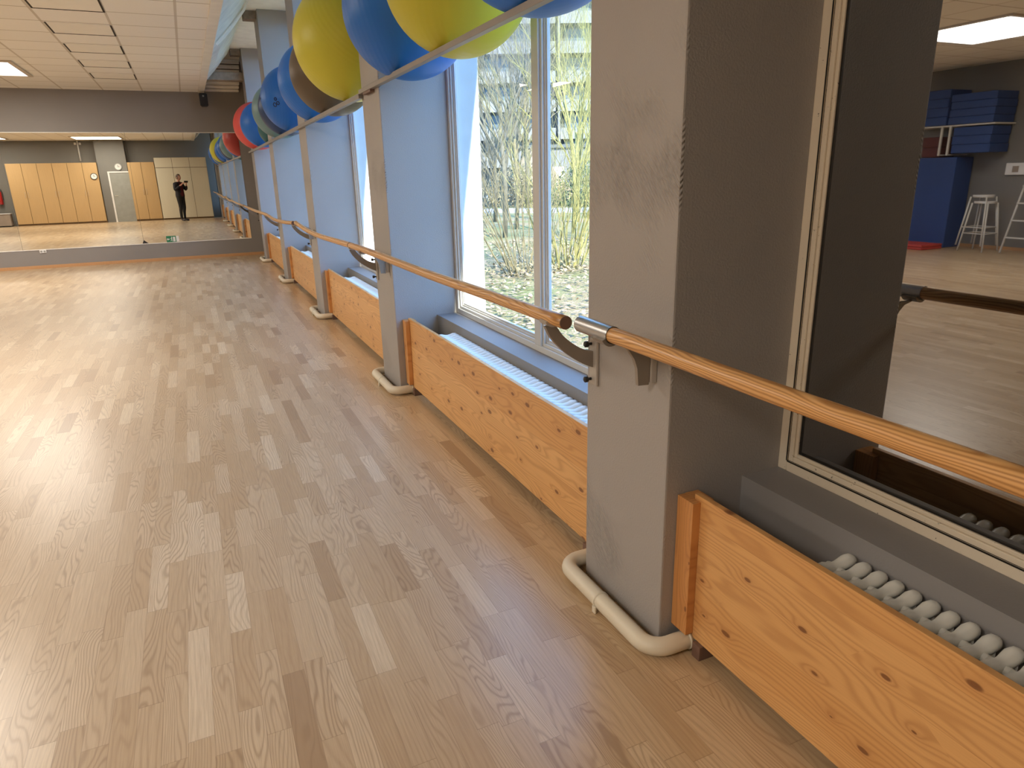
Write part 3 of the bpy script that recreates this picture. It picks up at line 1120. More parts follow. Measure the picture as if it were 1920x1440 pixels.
# ================================================================== DUCT
t = thing('air_duct', 'pale foil-wrapped duct with a slanting face running along the ceiling recess', 'air duct', (-0.60, YB+0.4, 3.075))
bm = B()
prof = [(0.0, 0.0), (0.10, 0.09), (0.20, 0.20), (0.29, 0.31), (0.38, 0.42), (0.42, 0.50), (0.42, 0.52), (0.0, 0.52)]
ny_ = 90
ly_ = 13.45-(YB+0.4)
rows = []
for j in range(ny_+1):
    yy = ly_*j/ny_
    row = []
    for i, (px_, pz_) in enumerate(prof):
        n1 = noise.noise(Vector((px_*6, yy*2.2, 1.3)))*(0.016 if 0 < i < 6 else 0.0)
        row.append(bm.verts.new((px_+n1, yy, pz_-n1)))
    rows.append(row)
for j in range(ny_):
    for i in range(len(prof)):
        k = (i+1) % len(prof)
        bm.faces.new((rows[j][i], rows[j][k], rows[j+1][k], rows[j+1][i]))
bm.faces.new(rows[0][::-1])
bm.faces.new(rows[-1])
finish(bm, 'sleeve', M['duct'], t)
for y in (2.6, 5.6, 8.6, 11.6):
    bm = B(); prism(bm, [(p_[0]+0.012, p_[1]-0.012) for p_ in prof[:6]]+[(p_[0]+0.03, p_[1]-0.03) for p_ in prof[:6]][::-1], 1, y, y+0.05)
    finish(bm, 'band', M['trimwhite'], t)

# ================================================================== CEILING LIGHTS
def make_lamp():
    t = thing('ceiling_light', 'x', 'ceiling light', (0, 0, 0), 0, 'square ceiling light panels')
    hx, hy = 0.75, 0.70
    bm = B()
    f = 0.055
    box(bm, -hx-f, hx+f, -hy-f, -hy, -0.022, -0.001, 0.002)
    box(bm, -hx-f, hx+f, hy, hy+f, -0.022, -0.001, 0.002)
    box(bm, -hx-f, -hx, -hy, hy, -0.022, -0.001, 0.002)
    box(bm, hx, hx+f, -hy, hy, -0.022, -0.001, 0.002)
    finish(bm, 'frame', M['alu'], t)
    bm = B(); box(bm, -hx, hx, -hy, hy, -0.014, -0.001)
    finish(bm, 'diffuser', M['lamp'], t)
    ld = bpy.data.lights.new('lamp_light', 'AREA')
    ld.shape = 'RECTANGLE'
    ld.size, ld.size_y = 2*hx-0.05, 2*hy-0.05
    ld.energy = LAMP_W
    ld.color = LAMP_COL
    lo = bpy.data.objects.new('lamp_light', ld)
    COL.objects.link(lo)
    lo.parent = t
    lo.location = (0, 0, -0.018)
    return t
lm = make_lamp()
k = 0
nm = {(-3.85, 12.55): 'lit ceiling light panel nearest the mirror wall on the window side',
      (-3.85, 6.17): 'lit ceiling light panel in the middle of the room on the window side',
      (-3.85, 0.0): 'lit ceiling light panel near the cabinets on the window side',
      (-7.45, 12.55): 'lit ceiling light panel nearest the mirror wall on the far left',
      (-7.45, 6.17): 'lit ceiling light panel in the middle of the room on the far left',
      (-7.45, 0.0): 'lit ceiling light panel near the cabinets on the far left'}
for (x, y), lab in nm.items():
    o = lm if k == 0 else copy_tree(lm)
    o.location = (x, y, ZC)
    o['label'] = lab
    if y < 1:
        for c in o.children:
            if c.type == 'LIGHT':
                c.data = c.data.copy()
                c.data.energy = LAMP_W*0.85
    k += 1

# ================================================================== BACK WALL (seen in the mirror)
YCAB = -1.50
def cabinet(name, label, x0, x1, h, mat, ndoor, group=None, top=None, dy=0.58):
    t = thing(name, label, 'cabinet', ((x0+x1)/2, YCAB, 0), 0, group)
    w = x1-x0
    bm = B(); box(bm, -w/2, w/2, -dy, -0.022, 0.0, h)
    finish(bm, 'carcass', mat, t)
    dw = w/ndoor
    dh = (top or h)-0.004
    for i in range(ndoor):
        a = -w/2+i*dw
        bm = B(); box(bm, a+0.006, a+dw-0.006, -0.0215, 0.0, 0.07, dh, 0.002)
        d = finish(bm, 'door', mat, t)
        if top:
            bm = B(); box(bm, a+0.006, a+dw-0.006, -0.0215, 0.0, top+0.012, h-0.006, 0.002)
            finish(bm, 'top_door', mat, t)
        else:
            hx = a+dw-0.05 if i % 2 == 0 else a+0.05
            bm = B()
            tube(bm, [(hx, 0.0, 1.02), (hx, 0.028, 1.03), (hx, 0.028, 1.21), (hx, 0.0, 1.22)], 0.006, 8)
            finish(bm, 'handle', M['alu'], d)
    bm = B(); box(bm, -w/2+0.003, w/2-0.003, -0.0219, -0.0160, 0.012, h-0.003)
    finish(bm, 'shadow_gap', M['joint'], t)
    return t
W1 = (7.08-4.17)/3
for i, lb in enumerate(('beech two-door cabinet nearest the corridor corner, left of the row of three', 'beech two-door cabinet in the middle of the row of three',
                        'beech two-door cabinet at the right of the row of three, with the dark clock')):
    cabinet('storage_cabinet', lb, -7.08+i*W1, -7.08+(i+1)*W1, 2.235, M['beech'], 2, 'beech cabinets along the back wall')
cabinet('storage_cabinet', 'beech two-door cabinet standing between the grey door and the cream wardrobe', -3.135, -2.20, 2.225, M['beech'], 2, 'beech cabinets along the back wall')
cabinet('wardrobe', 'cream wardrobe with three tall doors and top cupboards behind the photographer', -2.185, -0.30, 2.385, M['cream'], 3, None, 2.0)

# pier and door behind
bm = B(); box(bm, -4.15, -3.155, YB, -1.62, 0.0, ZC)
struct('wall_back.001', bm, M['back'], label='grey pier around the back door')
d = bpy.data.objects.new('door_1', None)
COL.objects.link(d)
d['kind'] = 'structure'
d['label'] = 'grey door with a white frame in the back wall'
d.location = (-3.50, -1.62, 0)
bm = B()
box(bm, -0.36, -0.30, 0.0005, 0.04, 0.0, 1.90, 0.003)
box(bm, -0.30, 0.36, 0.0005, 0.04, 1.85, 1.90, 0.003)
finish(bm, 'frame', M['white'], d)
bm = B(); box(bm, -0.298, 0.36, 0.0005, 0.02, 0.0, 1.848)
lf = finish(bm, 'leaf', M['doorgrey'], d)
bm = B(); tube(bm, [(-0.24, 0.02, 1.0), (-0.24, 0.06, 1.0), (-0.13, 0.06, 1.0)], 0.008, 8)
finish(bm, 'handle', M['alu'], lf)

def clock(label, loc, r, rim, face):
    t = thing('wall_clock', label, 'clock', loc)
    bm = B(); cyl(bm, (0, 0.0, 0), (0, 0.03, 0), r, 32)
    finish(bm, 'case', rim, t)
    bm = B(); cyl(bm, (0, 0.0305, 0), (0, 0.033, 0), r*0.82, 32)
    finish(bm, 'face', face, t)
    bm = B()
    box(bm, -0.006, 0.006, 0.034, 0.036, -0.01, r*0.55)
    box(bm, -0.01, r*0.42, 0.0365, 0.038, -0.005, 0.005)
    finish(bm, 'hands', M['black'], t)
clock('round grey-white wall clock above the grey door', (-3.46, -1.6195, 2.07), 0.13, M['doorgrey'], M['white'])
clock('round clock with a dark rim hanging on the beech cabinet', (-4.32, YCAB+0.0005, 1.73), 0.12, M['blackmat'], M['white'])
t = thing('surface_pipe', 'white vertical pipe with two small boxes high on the back wall', 'pipe', (-4.72, YB+0.03, 2.3))
bm = B(); cyl(bm, (0, 0, 0), (0, 0, ZC-2.3), 0.028, 14)
finish(bm, 'pipe', M['white'], t, True)
for dx in (-0.08, 0.08):
    bm = B(); box(bm, dx-0.035, dx+0.035, -0.0298, 0.03, 0.60, 0.68, 0.004)
    finish(bm, 'junction_box', M['white'], t)
t = thing('side_table', 'low taupe chest at the left end of the beech cabinets', 'chest', (-7.68, -1.55, 0))
bm = B(); box(bm, -0.42, 0.42, -0.25, 0.15, 0.04, 0.46, 0.004)
finish(bm, 'body', M['taupe'], t)
bm = B(); box(bm, -0.44, 0.44, -0.27, 0.17, 0.46, 0.48, 0.003)
finish(bm, 'top', M['white'], t)
bm = B(); box(bm, -0.40, 0.40, -0.23, 0.13, 0.0, 0.04)
finish(bm, 'plinth', M['blackmat'], t)
t = thing('fire_extinguisher', 'red fire extinguisher on the back wall above the low chest', 'fire extinguisher', (-7.55, YB+0.085, 0.80))
bm = B(); tube(bm, [(0, 0, 0), (0, 0, 0.01), (0, 0, 0.42), (0, 0, 0.47), (0, 0, 0.49)], [0.06, 0.075, 0.075, 0.05, 0.02], 20)
finish(bm, 'cylinder', M['red'], t, True)
bm = B(); cyl(bm, (0, 0, 0.485), (0, 0, 0.53), 0.018, 12); box(bm, -0.01, 0.09, -0.01, 0.01, 0.53, 0.545)
finish(bm, 'valve', M['black'], t)
bm = B(); tube(bm, [(0.03, 0, 0.52), (0.09, 0, 0.50), (0.105, 0, 0.40), (0.10, 0, 0.15)], 0.009, 8)
finish(bm, 'hose', M['black'], t, True)
bm = B(); box(bm, -0.05, 0.05, -0.0848, -0.070, 0.2, 0.3)
finish(bm, 'holder', M['black'], t)

# ================================================================== LEFT WALL (seen in the dark window)
XS = -10.25
t = thing('mat_shelf', 'white steel wall shelf stacked with blue mats on the left wall', 'shelf', (XL, 8.30, 0))
bm = B()
for y in (-0.05, 0.10):
    box(bm, 0.53, 0.56, y-0.015, y+0.015, 1.58, 2.05)
    box(bm, 0.002, 0.53, y-0.012, y+0.012, 1.58, 1.60)
finish(bm, 'upright', M['steelwhite'], t)
for z in (2.05,):
    bm = B(); box(bm, 0.02, 0.57, -0.80, 0.80, z, z+0.025, 0.002)
    finish(bm, 'shelf_board', M['steelwhite'], t)
def mat_stack(name, label, cat, x0, x1, y0, y1, z0, z1, n, mt):
    t = thing(name, label, cat, ((x0+x1)/2, (y0+y1)/2, z0))
    hx, hy = (x1-x0)/2, (y1-y0)/2
    h = (z1-z0)/n
    for i in range(n):
        bm = B()
        j = random.uniform(-0.015, 0.015)
        box(bm, -hx, hx, -hy+j, hy+j, i*h+0.001, (i+1)*h-0.001, min(0.012, h*0.3))
        finish(bm, 'fold', mt, t)
    return t
mat_stack('gym_mat', 'blue gym mats piled on the top shelf, far half', 'mat', XL+0.05, XS+0.25, 8.32, 9.08, 2.077, 2.66, 4, M['matblue'])
mat_stack('gym_mat', 'blue gym mats piled on the top shelf, near half', 'mat', XL+0.05, XS+0.25, 7.52, 8.28, 2.077, 2.56, 4, M['matblue'])
mat_stack('gym_mat', 'dark blue mats under the wall shelf, on top of the landing mat', 'mat', XL+0.05, XS+0.20, 7.55, 8.20, 1.61, 2.03, 3, M['matblue'])
mat_stack('gym_mat', 'dark maroon mats on top of the landing mat', 'mat', XL+0.05, XS+0.10, 8.46, 8.80, 1.553, 1.90, 2, M['matmaroon'])
mat_stack('gym_mat', 'thick blue landing mat standing under the shelf', 'mat', XL+0.04, XL+0.50, 8.08, 8.82, 0.0, 1.55, 1, M['matblue'])
mat_stack('gym_mat', 'flat red mat lying on the floor under the shelf', 'mat', XL+0.60, XL+1.15, 8.05, 9.15, 0.0, 0.09, 2, M['matred'])
t = thing('wall_socket', 'white framed control box on the left wall beside the mats', 'switch box', (XL, 7.36, 1.24))
bm = B(); box(bm, 0.0002, 0.05, -0.16, 0.16, 0.0, 0.19, 0.006)
finish(bm, 'case', M['white'], t)
bm = B(); box(bm, 0.0502, 0.053, -0.05, 0.05, 0.04, 0.14, 0.001)
finish(bm, 'dial', M['taupe'], t)
def stool():
    t = thing('stacking_stool', 'x', 'stool', (0, 0, 0), 0, 'white stacked stools at the left wall')
    for sx in (-1, 1):
        for sy in (-1, 1):
            bm = B(); tube(bm, [(sx*0.21, sy*0.21, 0), (sx*0.13, sy*0.13, 0.80)], 0.013, 8)
            finish(bm, 'leg', M['steelwhite'], t, True)
    bm = B(); tube(bm, [(0.15*math.cos(a*PI/8), 0.15*math.sin(a*PI/8), 0.80) for a in range(16)], 0.012, 8, closed=True)
    finish(bm, 'seat_ring', M['steelwhite'], t, True)
    bm = B(); tube(bm, [(sx*0.18, sy*0.18, 0.30) for sx, sy in ((-1, -1), (1, -1), (1, 1), (-1, 1))], 0.009, 6, closed=True)
    finish(bm, 'foot_ring', M['steelwhite'], t, True)
    bm = B(); cyl(bm, (0, 0, 0.812), (0, 0, 0.828), 0.16, 24)
    finish(bm, 'seat', M['white'], t)
    return t
st = stool()
st.location = (XL+0.5, 7.48, 0.0)
st['label'] = 'white tubular stool at the bottom of the stack by the left wall'
st2 = copy_tree(st)
st2.location = (XL+0.5, 7.52, 0.10)
st2['label'] = 'white tubular stool on top of the stack by the left wall'
t = thing('step_ladder', 'white folding step ladder leaning at the left wall', 'ladder', (XL+0.25, 6.85, 0))
for s in (-1, 1):
    bm = B(); tube(bm, [(0.35, s*0.20, 0.014), (0.0, s*0.17, 1.25)], 0.016, 8)
    finish(bm, 'rail', M['steelwhite'], t, True)
for k in range(4):
    z = 0.25+k*0.27
    x = 0.35-0.35*(z/1.25)
    bm = B(); box(bm, x-0.035, x+0.035, -0.185, 0.185, z, z+0.02, 0.003)
    finish(bm, 'tread', M['steelwhite'], t)

# ================================================================== PERSON (seen in the mirror)
def eval_mesh(o):
    dg = bpy.context.evaluated_depsgraph_get()
    return bpy.data.meshes.new_from_object(o.evaluated_get(dg))
PYAW = 0.85
fw = Vector((math.sin(PYAW), math.cos(PYAW), 0))
rt = Vector((math.cos(PYAW), -math.sin(PYAW), 0))
base = Vector((CX, 0, 0)) - fw*0.345 - rt*0.01
def PL(r, f, z):
    return (r, f, z)
verts, edges_, rad = [], [], []
def av(p, r, link=None):
    verts.append(p)
    rad.append(r)
    if link is not None:
        edges_.append((link, len(verts)-1))
    return len(verts)-1
pel = av(PL(0, 0, 0.93), (0.175, 0.140))
wst = av(PL(0, 0.0, 1.06), (0.170, 0.145), pel)
chs = av(PL(0, 0.0, 1.23), (0.185, 0.145), wst)
ush = av(PL(0, -0.01, 1.37), (0.150, 0.115), chs)
nck = av(PL(0, 0.005, 1.455), (0.055, 0.058), ush)
hd0 = av(PL(0, 0.025, 1.53), (0.052, 0.056), nck)
for s in (-1, 1):
    hp = av(PL(s*0.090, 0, 0.86), (0.100, 0.100), pel)
    kn = av(PL(s*0.090, 0.03, 0.49), (0.062, 0.064), hp)
    cf = av(PL(s*0.085, -0.005, 0.33), (0.056, 0.058), kn)
    an = av(PL(s*0.080, -0.01, 0.10), (0.040, 0.042), cf)
    hl = av(PL(s*0.082, -0.01, 0.045), (0.042, 0.042), an)
    to = av(PL(s*0.105, 0.16, 0.034), (0.040, 0.030), hl)
hands = {}
for s in (-1, 1):
    sh = av(PL(s*0.175, -0.005, 1.375), (0.080, 0.080), ush)
    ua = av(PL(s*0.235, 0.02, 1.26), (0.064, 0.066), sh)
    el = av(PL(s*0.285, 0.06, 1.15), (0.056, 0.056), ua)
    fa = av(PL(s*0.230, 0.145, 1.235), (0.047, 0.047), el)
    wr_ = av(PL(s*0.135, 0.240, 1.345), (0.026, 0.028), fa)
    pa = av(PL(s*0.105, 0.270, 1.385), (0.030, 0.022), wr_)
    hands[s] = pa
me = bpy.data.meshes.new('body')
me.from_pydata([Vector(v) for v in verts], edges_, [])
bo = bpy.data.objects.new('body_rig', me)
COL.objects.link(bo)
md = bo.modifiers.new('s', 'SKIN')
sk = me.skin_vertices[0].data
for i, r in enumerate(rad):
    sk[i].radius = r
    sk[i].use_root = (i == 0)
md.use_smooth_shade = True
ms = bo.modifiers.new('d', 'SUBSURF')
ms.levels = 2
ms.render_levels = 2
body_me = eval_mesh(bo)
bpy.data.objects.remove(bo)
person = thing('person', 'person in a dark jacket and black trousers holding a phone, reflected in the mirror', 'person', base, -PYAW)
body_me.name = 'body'
for mm in (M['cloth'], M['shirt'], M['trouser'], M['skin'], M['shoe']):
    body_me.materials.append(mm)
for p_ in body_me.polygons:
    c = p_.center
    arm = abs(c.x) > 0.17 or c.y > 0.17
    if c.z < 0.075:
        k = 4
    elif c.z < 0.93 and not (arm and c.z > 1.0):
        k = 2
    elif c.z > 1.46:
        k = 3
    elif c.y > 0.21 and c.z > 1.305:
        k = 3
    elif abs(c.x) < 0.085 and c.y > 0.05 and c.z < 1.44:
        k = 1
    else:
        k = 0
    p_.material_index = k
    p_.use_smooth = True
body = bpy.data.objects.new('body', body_me)
COL.objects.link(body)
body.parent = person
# head
HC = Vector((0, 0.045, 1.615))
bm = B()
bmesh.ops.create_uvsphere(bm, u_segments=28, v_segments=20, radius=1.0)
for v in bm.verts:
    x, y, z = v.co
    wz = 1.0 if z > 0 else 1.0-0.28*(-z)**1.3
    v.co = Vector((x*0.076*wz, y*0.096*(1.0 if z > -0.2 else 1-0.12*(-z)), z*0.118)) + HC
    # nose ridge and brow
    ny, nz = y, z
    if ny > 0.75 and abs(x) < 0.22 and -0.35 < nz < 0.1:
        v.co.y += 0.020*(1-abs(x)/0.22)*(1-(nz+0.18)**2*6 if abs(nz+0.18) < 0.4 else 0)
    if ny > 0.6 and 0.02 < nz < 0.16 and 0.18 < abs(x) < 0.6:
        v.co.y -= 0.006
for s in (-1, 1):
    ell(bm, Vector((s*0.078, 0.04, 1.605)), 0.010, 0.018, 0.030, 10, 8)
head = finish(bm, 'head', M['skin'], person, True)
for s in (-1, 1):
    bm = B(); ell(bm, Vector((s*0.030, 0.128, 1.628)), 0.012, 0.010, 0.008, 12, 8)
    finish(bm, 'eye', M['white'], head, True)
bm = B(); ell(bm, Vector((0, 0.133, 1.563)), 0.026, 0.006, 0.006, 12, 8)
finish(bm, 'mouth', M['matred'], head, True)
bm = B()
bmesh.ops.create_uvsphere(bm, u_segments=28, v_segments=20, radius=1.0)
for v in list(bm.verts):
    x, y, z = v.co
    v.co = Vector((x*0.084, y*0.103, z*0.128)) + HC + Vector((0, -0.004, 0.006))
dele = [v for v in bm.verts if (v.co.y > HC.y+0.045 and v.co.z < HC.z+0.068) or v.co.z < HC.z-0.055]
bmesh.ops.delete(bm, geom=dele, context='VERTS')
hr = finish(bm, 'hair', M['hair'], head, True)
# hands with fingers
ph_c = Vector((0.0, 0.395, 1.432))
for s in (-1, 1):
    bm = B()
    P0 = Vector((s*0.098, 0.277, 1.395))
    ell(bm, P0, 0.026, 0.020, 0.034, 14, 10)
    for k in range(4):
        a = P0+Vector((s*-0.004, 0.008+k*0.001, 0.026-k*0.013))
        b1 = a+Vector((-s*0.004, 0.034, 0.006))
        b2 = b1+Vector((-s*0.024, 0.010, 0.002))
        b3 = b2+Vector((-s*(0.018-0.003*k), -0.004, 0.0))
        tube(bm, catmull([a, b1, b2, b3], 4), [0.0085]*8+[0.008]*4+[0.006], 8)
    a = P0+Vector((-s*0.012, -0.012, 0.006))
    tube(bm, catmull([a, a+Vector((-s*0.022, -0.004, 0.020)), a+Vector((-s*0.038, 0.006, 0.026))], 4), [0.0105]*4+[0.0095]*4+[0.007], 8)
    finish(bm, 'hand', M['skin'], body, True)
# phone, held upright in front of the face, just behind the viewpoint
bm = B(); box(bm, -0.055, 0.095, -0.036, 0.036, -0.004, 0.004, 0.0025)
ph = finish(bm, 'smartphone', M['black'], None)
mm_ = Matrix((R2, U2, -Fv)).transposed().to_4x4()
mm_.translation = Vector((CX, 0, CH)) - Fv*0.022
ph.matrix_world = mm_
tag(ph, 'black smartphone held sideways by the person', 'smartphone')

# ================================================================== OUTDOORS
bm = B()
N = 60
grid = {}
for i in range(N+1):
    for j in range(N+1):
        x = XO + 0.0 + (95.0)*(i/N)**2.0
        y = -12 + 122.0*(j/N)
        z = ZG + (0.05*noise.noise(Vector((x*0.3, y*0.3, 0))) if x > 2 else 0) - 0.02
        grid[i, j] = bm.verts.new((x, y, z))
for i in range(N):
    for j in range(N):
        bm.faces.new((grid[i, j], grid[i+1, j], grid[i+1, j+1], grid[i, j+1]))
lawn = finish(bm, 'lawn', M['grass'], None, True)
lawn['kind'] = 'structure'
lawn['label'] = 'leaf strewn lawn outside the windows'
# garden path, a curved strip of slabs crossing the lawn
def strip(name, pts, w, mat, lab):
    bm = B()
    pr_ = None
    P_ = catmull([(p[0], p[1], ZG+0.045) for p in pts], 10)
    for i, p in enumerate(P_):
        d = (P_[min(i+1, len(P_)-1)]-P_[max(i-1, 0)]).normalized()
        n_ = Vector((-d.y, d.x, 0))
        a, b = bm.verts.new(p+n_*w/2), bm.verts.new(p-n_*w/2)
        a2, b2 = bm.verts.new(p+n_*w/2-Vector((0, 0, 0.1))), bm.verts.new(p-n_*w/2-Vector((0, 0, 0.1)))
        if pr_:
            bm.faces.new((pr_[0], pr_[1], b, a))
            bm.faces.new((pr_[0], a, a2, pr_[2]))
            bm.faces.new((pr_[1], pr_[3], b2, b))
        pr_ = (a, b, a2, b2)
    o = finish(bm, name, mat)
    o['kind'] = 'structure'
    o['label'] = lab
strip('garden_path', [(4, 44), (11, 36.5), (17, 31.2), (26, 25), (40, 17)], 3.2, M['path'], 'pale path beyond the lawn')
strip('garden_path', [(8, 66), (22, 56), (36, 45), (56, 33)], 5.0, M['path'], 'pale road behind the path')

def branchy(bm, p, d, r, depth, ln, spread, up, rnd, seg=4):
    n = 4
    pts = [p.copy()]
    dd = d.copy()
    q = p.copy()
    for k in range(n):
        dd = (dd+Vector((rnd.uniform(-1, 1), rnd.uniform(-1, 1), rnd.uniform(-0.6, 1)*up))*0.16).normalized()
        q = q+dd*ln/n
        pts.append(q.copy())
    rr = [r*(1-0.45*k/n) for k in range(n+1)]
    tube(bm, pts, rr, seg if depth > 1 else 3, cap=False)
    if depth <= 0:
        return
    for k in range(rnd.choice((2, 3, 3))):
        i = rnd.randint(1, n)
        v = Vector((rnd.uniform(-1, 1), rnd.uniform(-1, 1), rnd.uniform(-0.2, 1)*up))
        nd = (dd+v*spread).normalized()
        branchy(bm, pts[i], nd, rr[i]*0.62, depth-1, ln*rnd.uniform(0.62, 0.85), spread, up, rnd, seg)

def shrub(label, x, y, h, n, mat, seed, spread=0.32, rad=0.35, r0=0.016, dep=2):
    rnd = random.Random(seed)
    t = thing('bare_shrub', label, 'shrub', (x, y, ZG), 0, 'bare shrubs on the lawn')
    bm = B()
    for k in range(n):
        a = rnd.uniform(0, 2*PI)
        rr = rad*math.sqrt(rnd.random())
        p = Vector((rr*math.cos(a), rr*math.sin(a), -0.04))
        d = Vector((math.cos(a)*spread*rnd.uniform(0.2, 1.3), math.sin(a)*spread*rnd.uniform(0.2, 1.3), 1)).normalized()
        branchy(bm, p, d, r0*rnd.uniform(0.6, 1.2), dep, h*rnd.uniform(0.45, 0.7), 0.42, 0.9, rnd)
    finish(bm, 'stems', mat, t)
    bm = B()
    for k in range(220):
        a = rnd.uniform(0, 2*PI)
        rr = rad*2.2*math.sqrt(rnd.random())
        c = Vector((rr*math.cos(a), rr*math.sin(a), rnd.uniform(0.02, 0.42)*max(0.1, 1-rr/(rad*2.6))))
        sz = rnd.uniform(0.03, 0.06)
        u = Vector((rnd.uniform(-1, 1), rnd.uniform(-1, 1), rnd.uniform(-1, 1))).normalized()
        v = u.orthogonal().normalized()
        bm.faces.new([bm.verts.new(c+u*sz), bm.verts.new(c+v*sz*0.5), bm.verts.new(c-u*sz), bm.verts.new(c-v*sz*0.5)])
    finish(bm, 'dry_base_leaves', M['leaft'], t)
    return t
shrub('pale multi-stemmed bare shrub in the middle of the right window pane', 5.7, 12.4, 3.4, 34, M['barkg'], 3)
shrub('thin bare shrub behind the window mullion', 4.55, 12.0, 3.0, 20, M['bark'], 5, 0.45)
shrub('bare yellowish shrub at the right edge of the window view', 9.2, 16.4, 4.6, 30, M['barkg'], 8)
shrub('distant bare shrub at the left of the window view', 6.8, 20.5, 4.8, 30, M['barkd'], 9, 0.5)

def tree(label, x, y, h, mat, seed, r=0.16, dep=5):
    rnd = random.Random(seed)
    t = thing('bare_tree', label, 'tree', (x, y, ZG), 0, 'bare trees beyond the lawn')
    bm = B()
    tube(bm, [(0, 0, -0.1), (0.05, 0, h*0.15), (0.0, 0.06, h*0.30)], [r*1.2, r, r*0.85], 8)
    finish(bm, 'trunk', mat, t, True)
    bm = B()
    for k in range(7):
        a = rnd.uniform(0, 2*PI)
        z = h*rnd.uniform(0.12, 0.30)
        d = Vector((math.cos(a)*0.5, math.sin(a)*0.5, 1)).normalized()
        branchy(bm, Vector((0, 0.03, z)), d, max(0.03, r*0.55), dep, h*rnd.uniform(0.24, 0.32), 0.55, 0.8, rnd)
    finish(bm, 'branches', mat, t)
    return t
TR = [('tall dark bare tree closest to the window, left of the mullion', 7.5, 19.5, 9.5, 'barkd', 11, 0.07, 6),
      ('yellowish bare tree just right of the window mullion', 9.9, 19.5, 9.0, 'barkg', 13, 0.06, 6),
      ('slender pale bare tree filling the gap behind the mullion', 9.3, 22.5, 10.0, 'bark', 17, 0.06, 6),
      ('yellowish bare tree at the far right of the window view', 12.6, 24.0, 11.0, 'barkg', 15, 0.08, 6),
      ('dark bare tree at the far left of the window view', 10.2, 26.5, 11.0, 'barkd', 18, 0.08, 5),
      ('bare tree beyond the path near the mullion', 16.0, 35.5, 14.0, 'barkd', 12, 0.12, 5),
      ('tall bare tree in front of the apartment block', 17.5, 40.0, 15.0, 'barkd', 14, 0.12, 5),
      ('slim bare tree beyond the path at the left', 14.3, 35.0, 14.0, 'bark', 16, 0.10, 5),
      ('bare tree beyond the path at the right', 20.0, 35.0, 14.0, 'barkg', 19, 0.10, 5)]
for (lb2, x, y, h, mt, sd, r, dp_) in TR:
    tree(lb2, x, y, h, M[mt], sd, r, dp_)

def bush(label, x, y, w, h, mat, seed):
    rnd = random.Random(seed)
    t = thing('hedge_bush', label, 'bush', (x, y, ZG), 0, 'bushes of the hedge beyond the path')
    bm = B()
    for k in range(2600):
        u = Vector((rnd.gauss(0, 1), rnd.gauss(0, 1), rnd.gauss(0, 1))).normalized()
        rr = rnd.uniform(0.6, 1.0)
        c = Vector((u.x*w/2*rr, u.y*w/2*rr, abs(u.z)*h*rr))
        sz = rnd.uniform(0.06, 0.14)
        a = Vector((rnd.uniform(-1, 1), rnd.uniform(-1, 1), rnd.uniform(-1, 1))).normalized()
        b = a.orthogonal().normalized()
        bm.faces.new([bm.verts.new(c+a*sz), bm.verts.new(c+b*sz*0.5), bm.verts.new(c-a*sz), bm.verts.new(c-b*sz*0.5)])
    finish(bm, 'foliage', mat, t)
    bm = B()
    for k in range(5):
        a = rnd.uniform(0, 2*PI)
        tube(bm, [(0, 0, -0.05), (math.cos(a)*w*0.2, math.sin(a)*w*0.2, h*0.7)], [0.05, 0.02], 5)
    finish(bm, 'stems', M['barkd'], t)
bx = [(13.2, 41.0, 'leaf'), (17.0, 39.0, 'dry'), (20.5, 36.5, 'leaf'), (24.0, 34.0, 'dry'), (27.5, 31.5, 'leaf'), (19.5, 43.0, 'dry'), (24.5, 40.0, 'leaf')]
pos_t = ['leftmost in the hedge', 'second from the left in the hedge', 'in the middle of the hedge', 'right of the middle of the hedge',
         'rightmost in the hedge', 'behind the left half of the hedge', 'behind the right half of the hedge']
for k, (x, y, m_) in enumerate(bx):
    bush(('dark green bush ' if m_ == 'leaf' else 'dry brown bush ')+pos_t[k], x, y, 4.6, 2.0+0.3*(k % 3), M['leafd'] if m_ == 'leaf' else M['leaft'], 30+k)

# fallen leaves near the window
rnd = random.Random(4)
bm = B()
for k in range(9000):
    x = 0.9+9*rnd.random()**1.3
    y = rnd.uniform(3.5, 18)
    c = Vector((x, y, ZG+0.03+0.03*rnd.random()))
    sz = rnd.uniform(0.03, 0.065)
    a = Vector((rnd.uniform(-1, 1), rnd.uniform(-1, 1), rnd.uniform(-0.3, 0.3))).normalized()
    b = a.cross(Vector((0, 0, 1))).normalized()
    bm.faces.new([bm.verts.new(c+a*sz), bm.verts.new(c+b*sz*0.6), bm.verts.new(c-a*sz), bm.verts.new(c-b*sz*0.6)])
o = finish(bm, 'fallen_leaves', M['leaf_litter'])
tag(o, 'fallen brown leaves scattered over the lawn outside', 'leaves', kind='stuff')

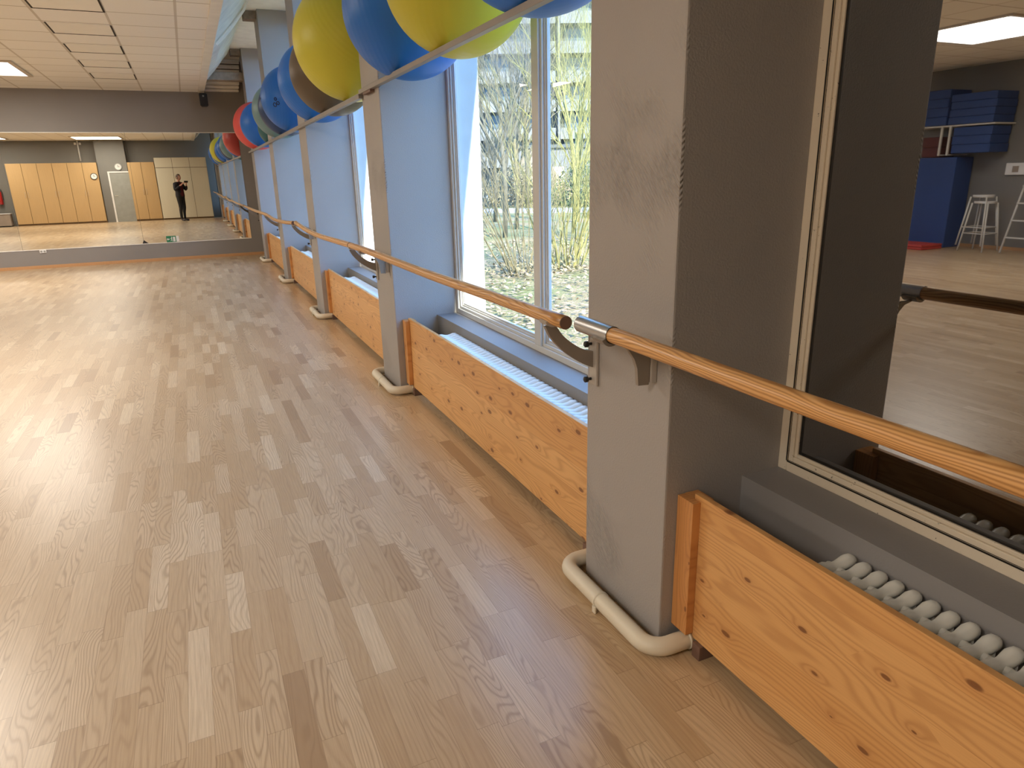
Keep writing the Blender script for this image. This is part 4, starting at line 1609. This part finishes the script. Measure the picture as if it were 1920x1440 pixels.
# apartment block
dirv = Vector((0.4656, 0.9396, 0))
bc = Vector((CX, 0, 0))+dirv*78
t = thing('apartment_block', 'pale apartment block with long white balconies behind the trees', 'building', (bc.x, bc.y, ZG), -math.atan2(dirv.x, dirv.y)+0.1)
bm = B(); box(bm, -24, 30, 1.6, 14, 0, 27)
finish(bm, 'wall', M['facadeg'], t)
for k in range(9):
    z = 0.2+2.95*k
    for sx in range(-24, 30, 9):
        bm = B(); box(bm, sx+0.15, sx+8.6, 0.0, 1.6, z+2.35, z+2.6); box(bm, sx+0.15, sx+8.6, 0.0, 0.15, z+2.6, z+3.55)
        finish(bm, 'balcony', M['facade'], t)
        bm = B(); box(bm, sx+0.8, sx+3.6, 1.52, 1.598, z+0.3, z+2.1); box(bm, sx+4.4, sx+7.8, 1.52, 1.598, z+0.3, z+2.1)
        finish(bm, 'window', M['facadeglass'], t)
    for sx in range(-24, 31, 9):
        pass
bm = B()
for sx in range(-24, 31, 9):
    box(bm, sx-0.12, sx+0.12, 0.1, 1.6, 0, 27)
finish(bm, 'partition', M['facade'], t)

gp = Vector((CX, 0, 0))+Vector((0.515, 0.92, 0)).normalized()*56
t = thing('garage', 'low white garage building behind the hedge', 'building', (gp.x, gp.y, ZG), -0.5)
bm = B(); box(bm, -4.0, 1.6, 0, 6, 0, 3.7)
finish(bm, 'wall', M['facade'], t)
bm = B(); box(bm, -4.2, 1.8, -0.2, 6.2, 3.7, 3.95)
finish(bm, 'roof', M['facadeg'], t)
bm = B(); box(bm, -3.2, -0.4, -0.04, -0.002, 0.0, 2.3)
finish(bm, 'gate', M['steelwhite'], t)
bm = B()
prism(bm, [(-3.2, 0), (3.2, 0), (1.6, 1.7), (0.4, 3.6), (-0.6, 3.4), (-1.9, 1.4)], 1, -1.5, 1.5)
gp2 = Vector((CX, 0, 0))+Vector((0.468, 0.94, 0)).normalized()*52
o = finish(bm, 'tarpaulin_shelter', M['tan'], None, loc=(gp2.x, gp2.y, ZG))
o.rotation_euler = (0, 0, -0.45)
tag(o, 'tan tent-shaped cover standing in front of the white garage', 'shelter')
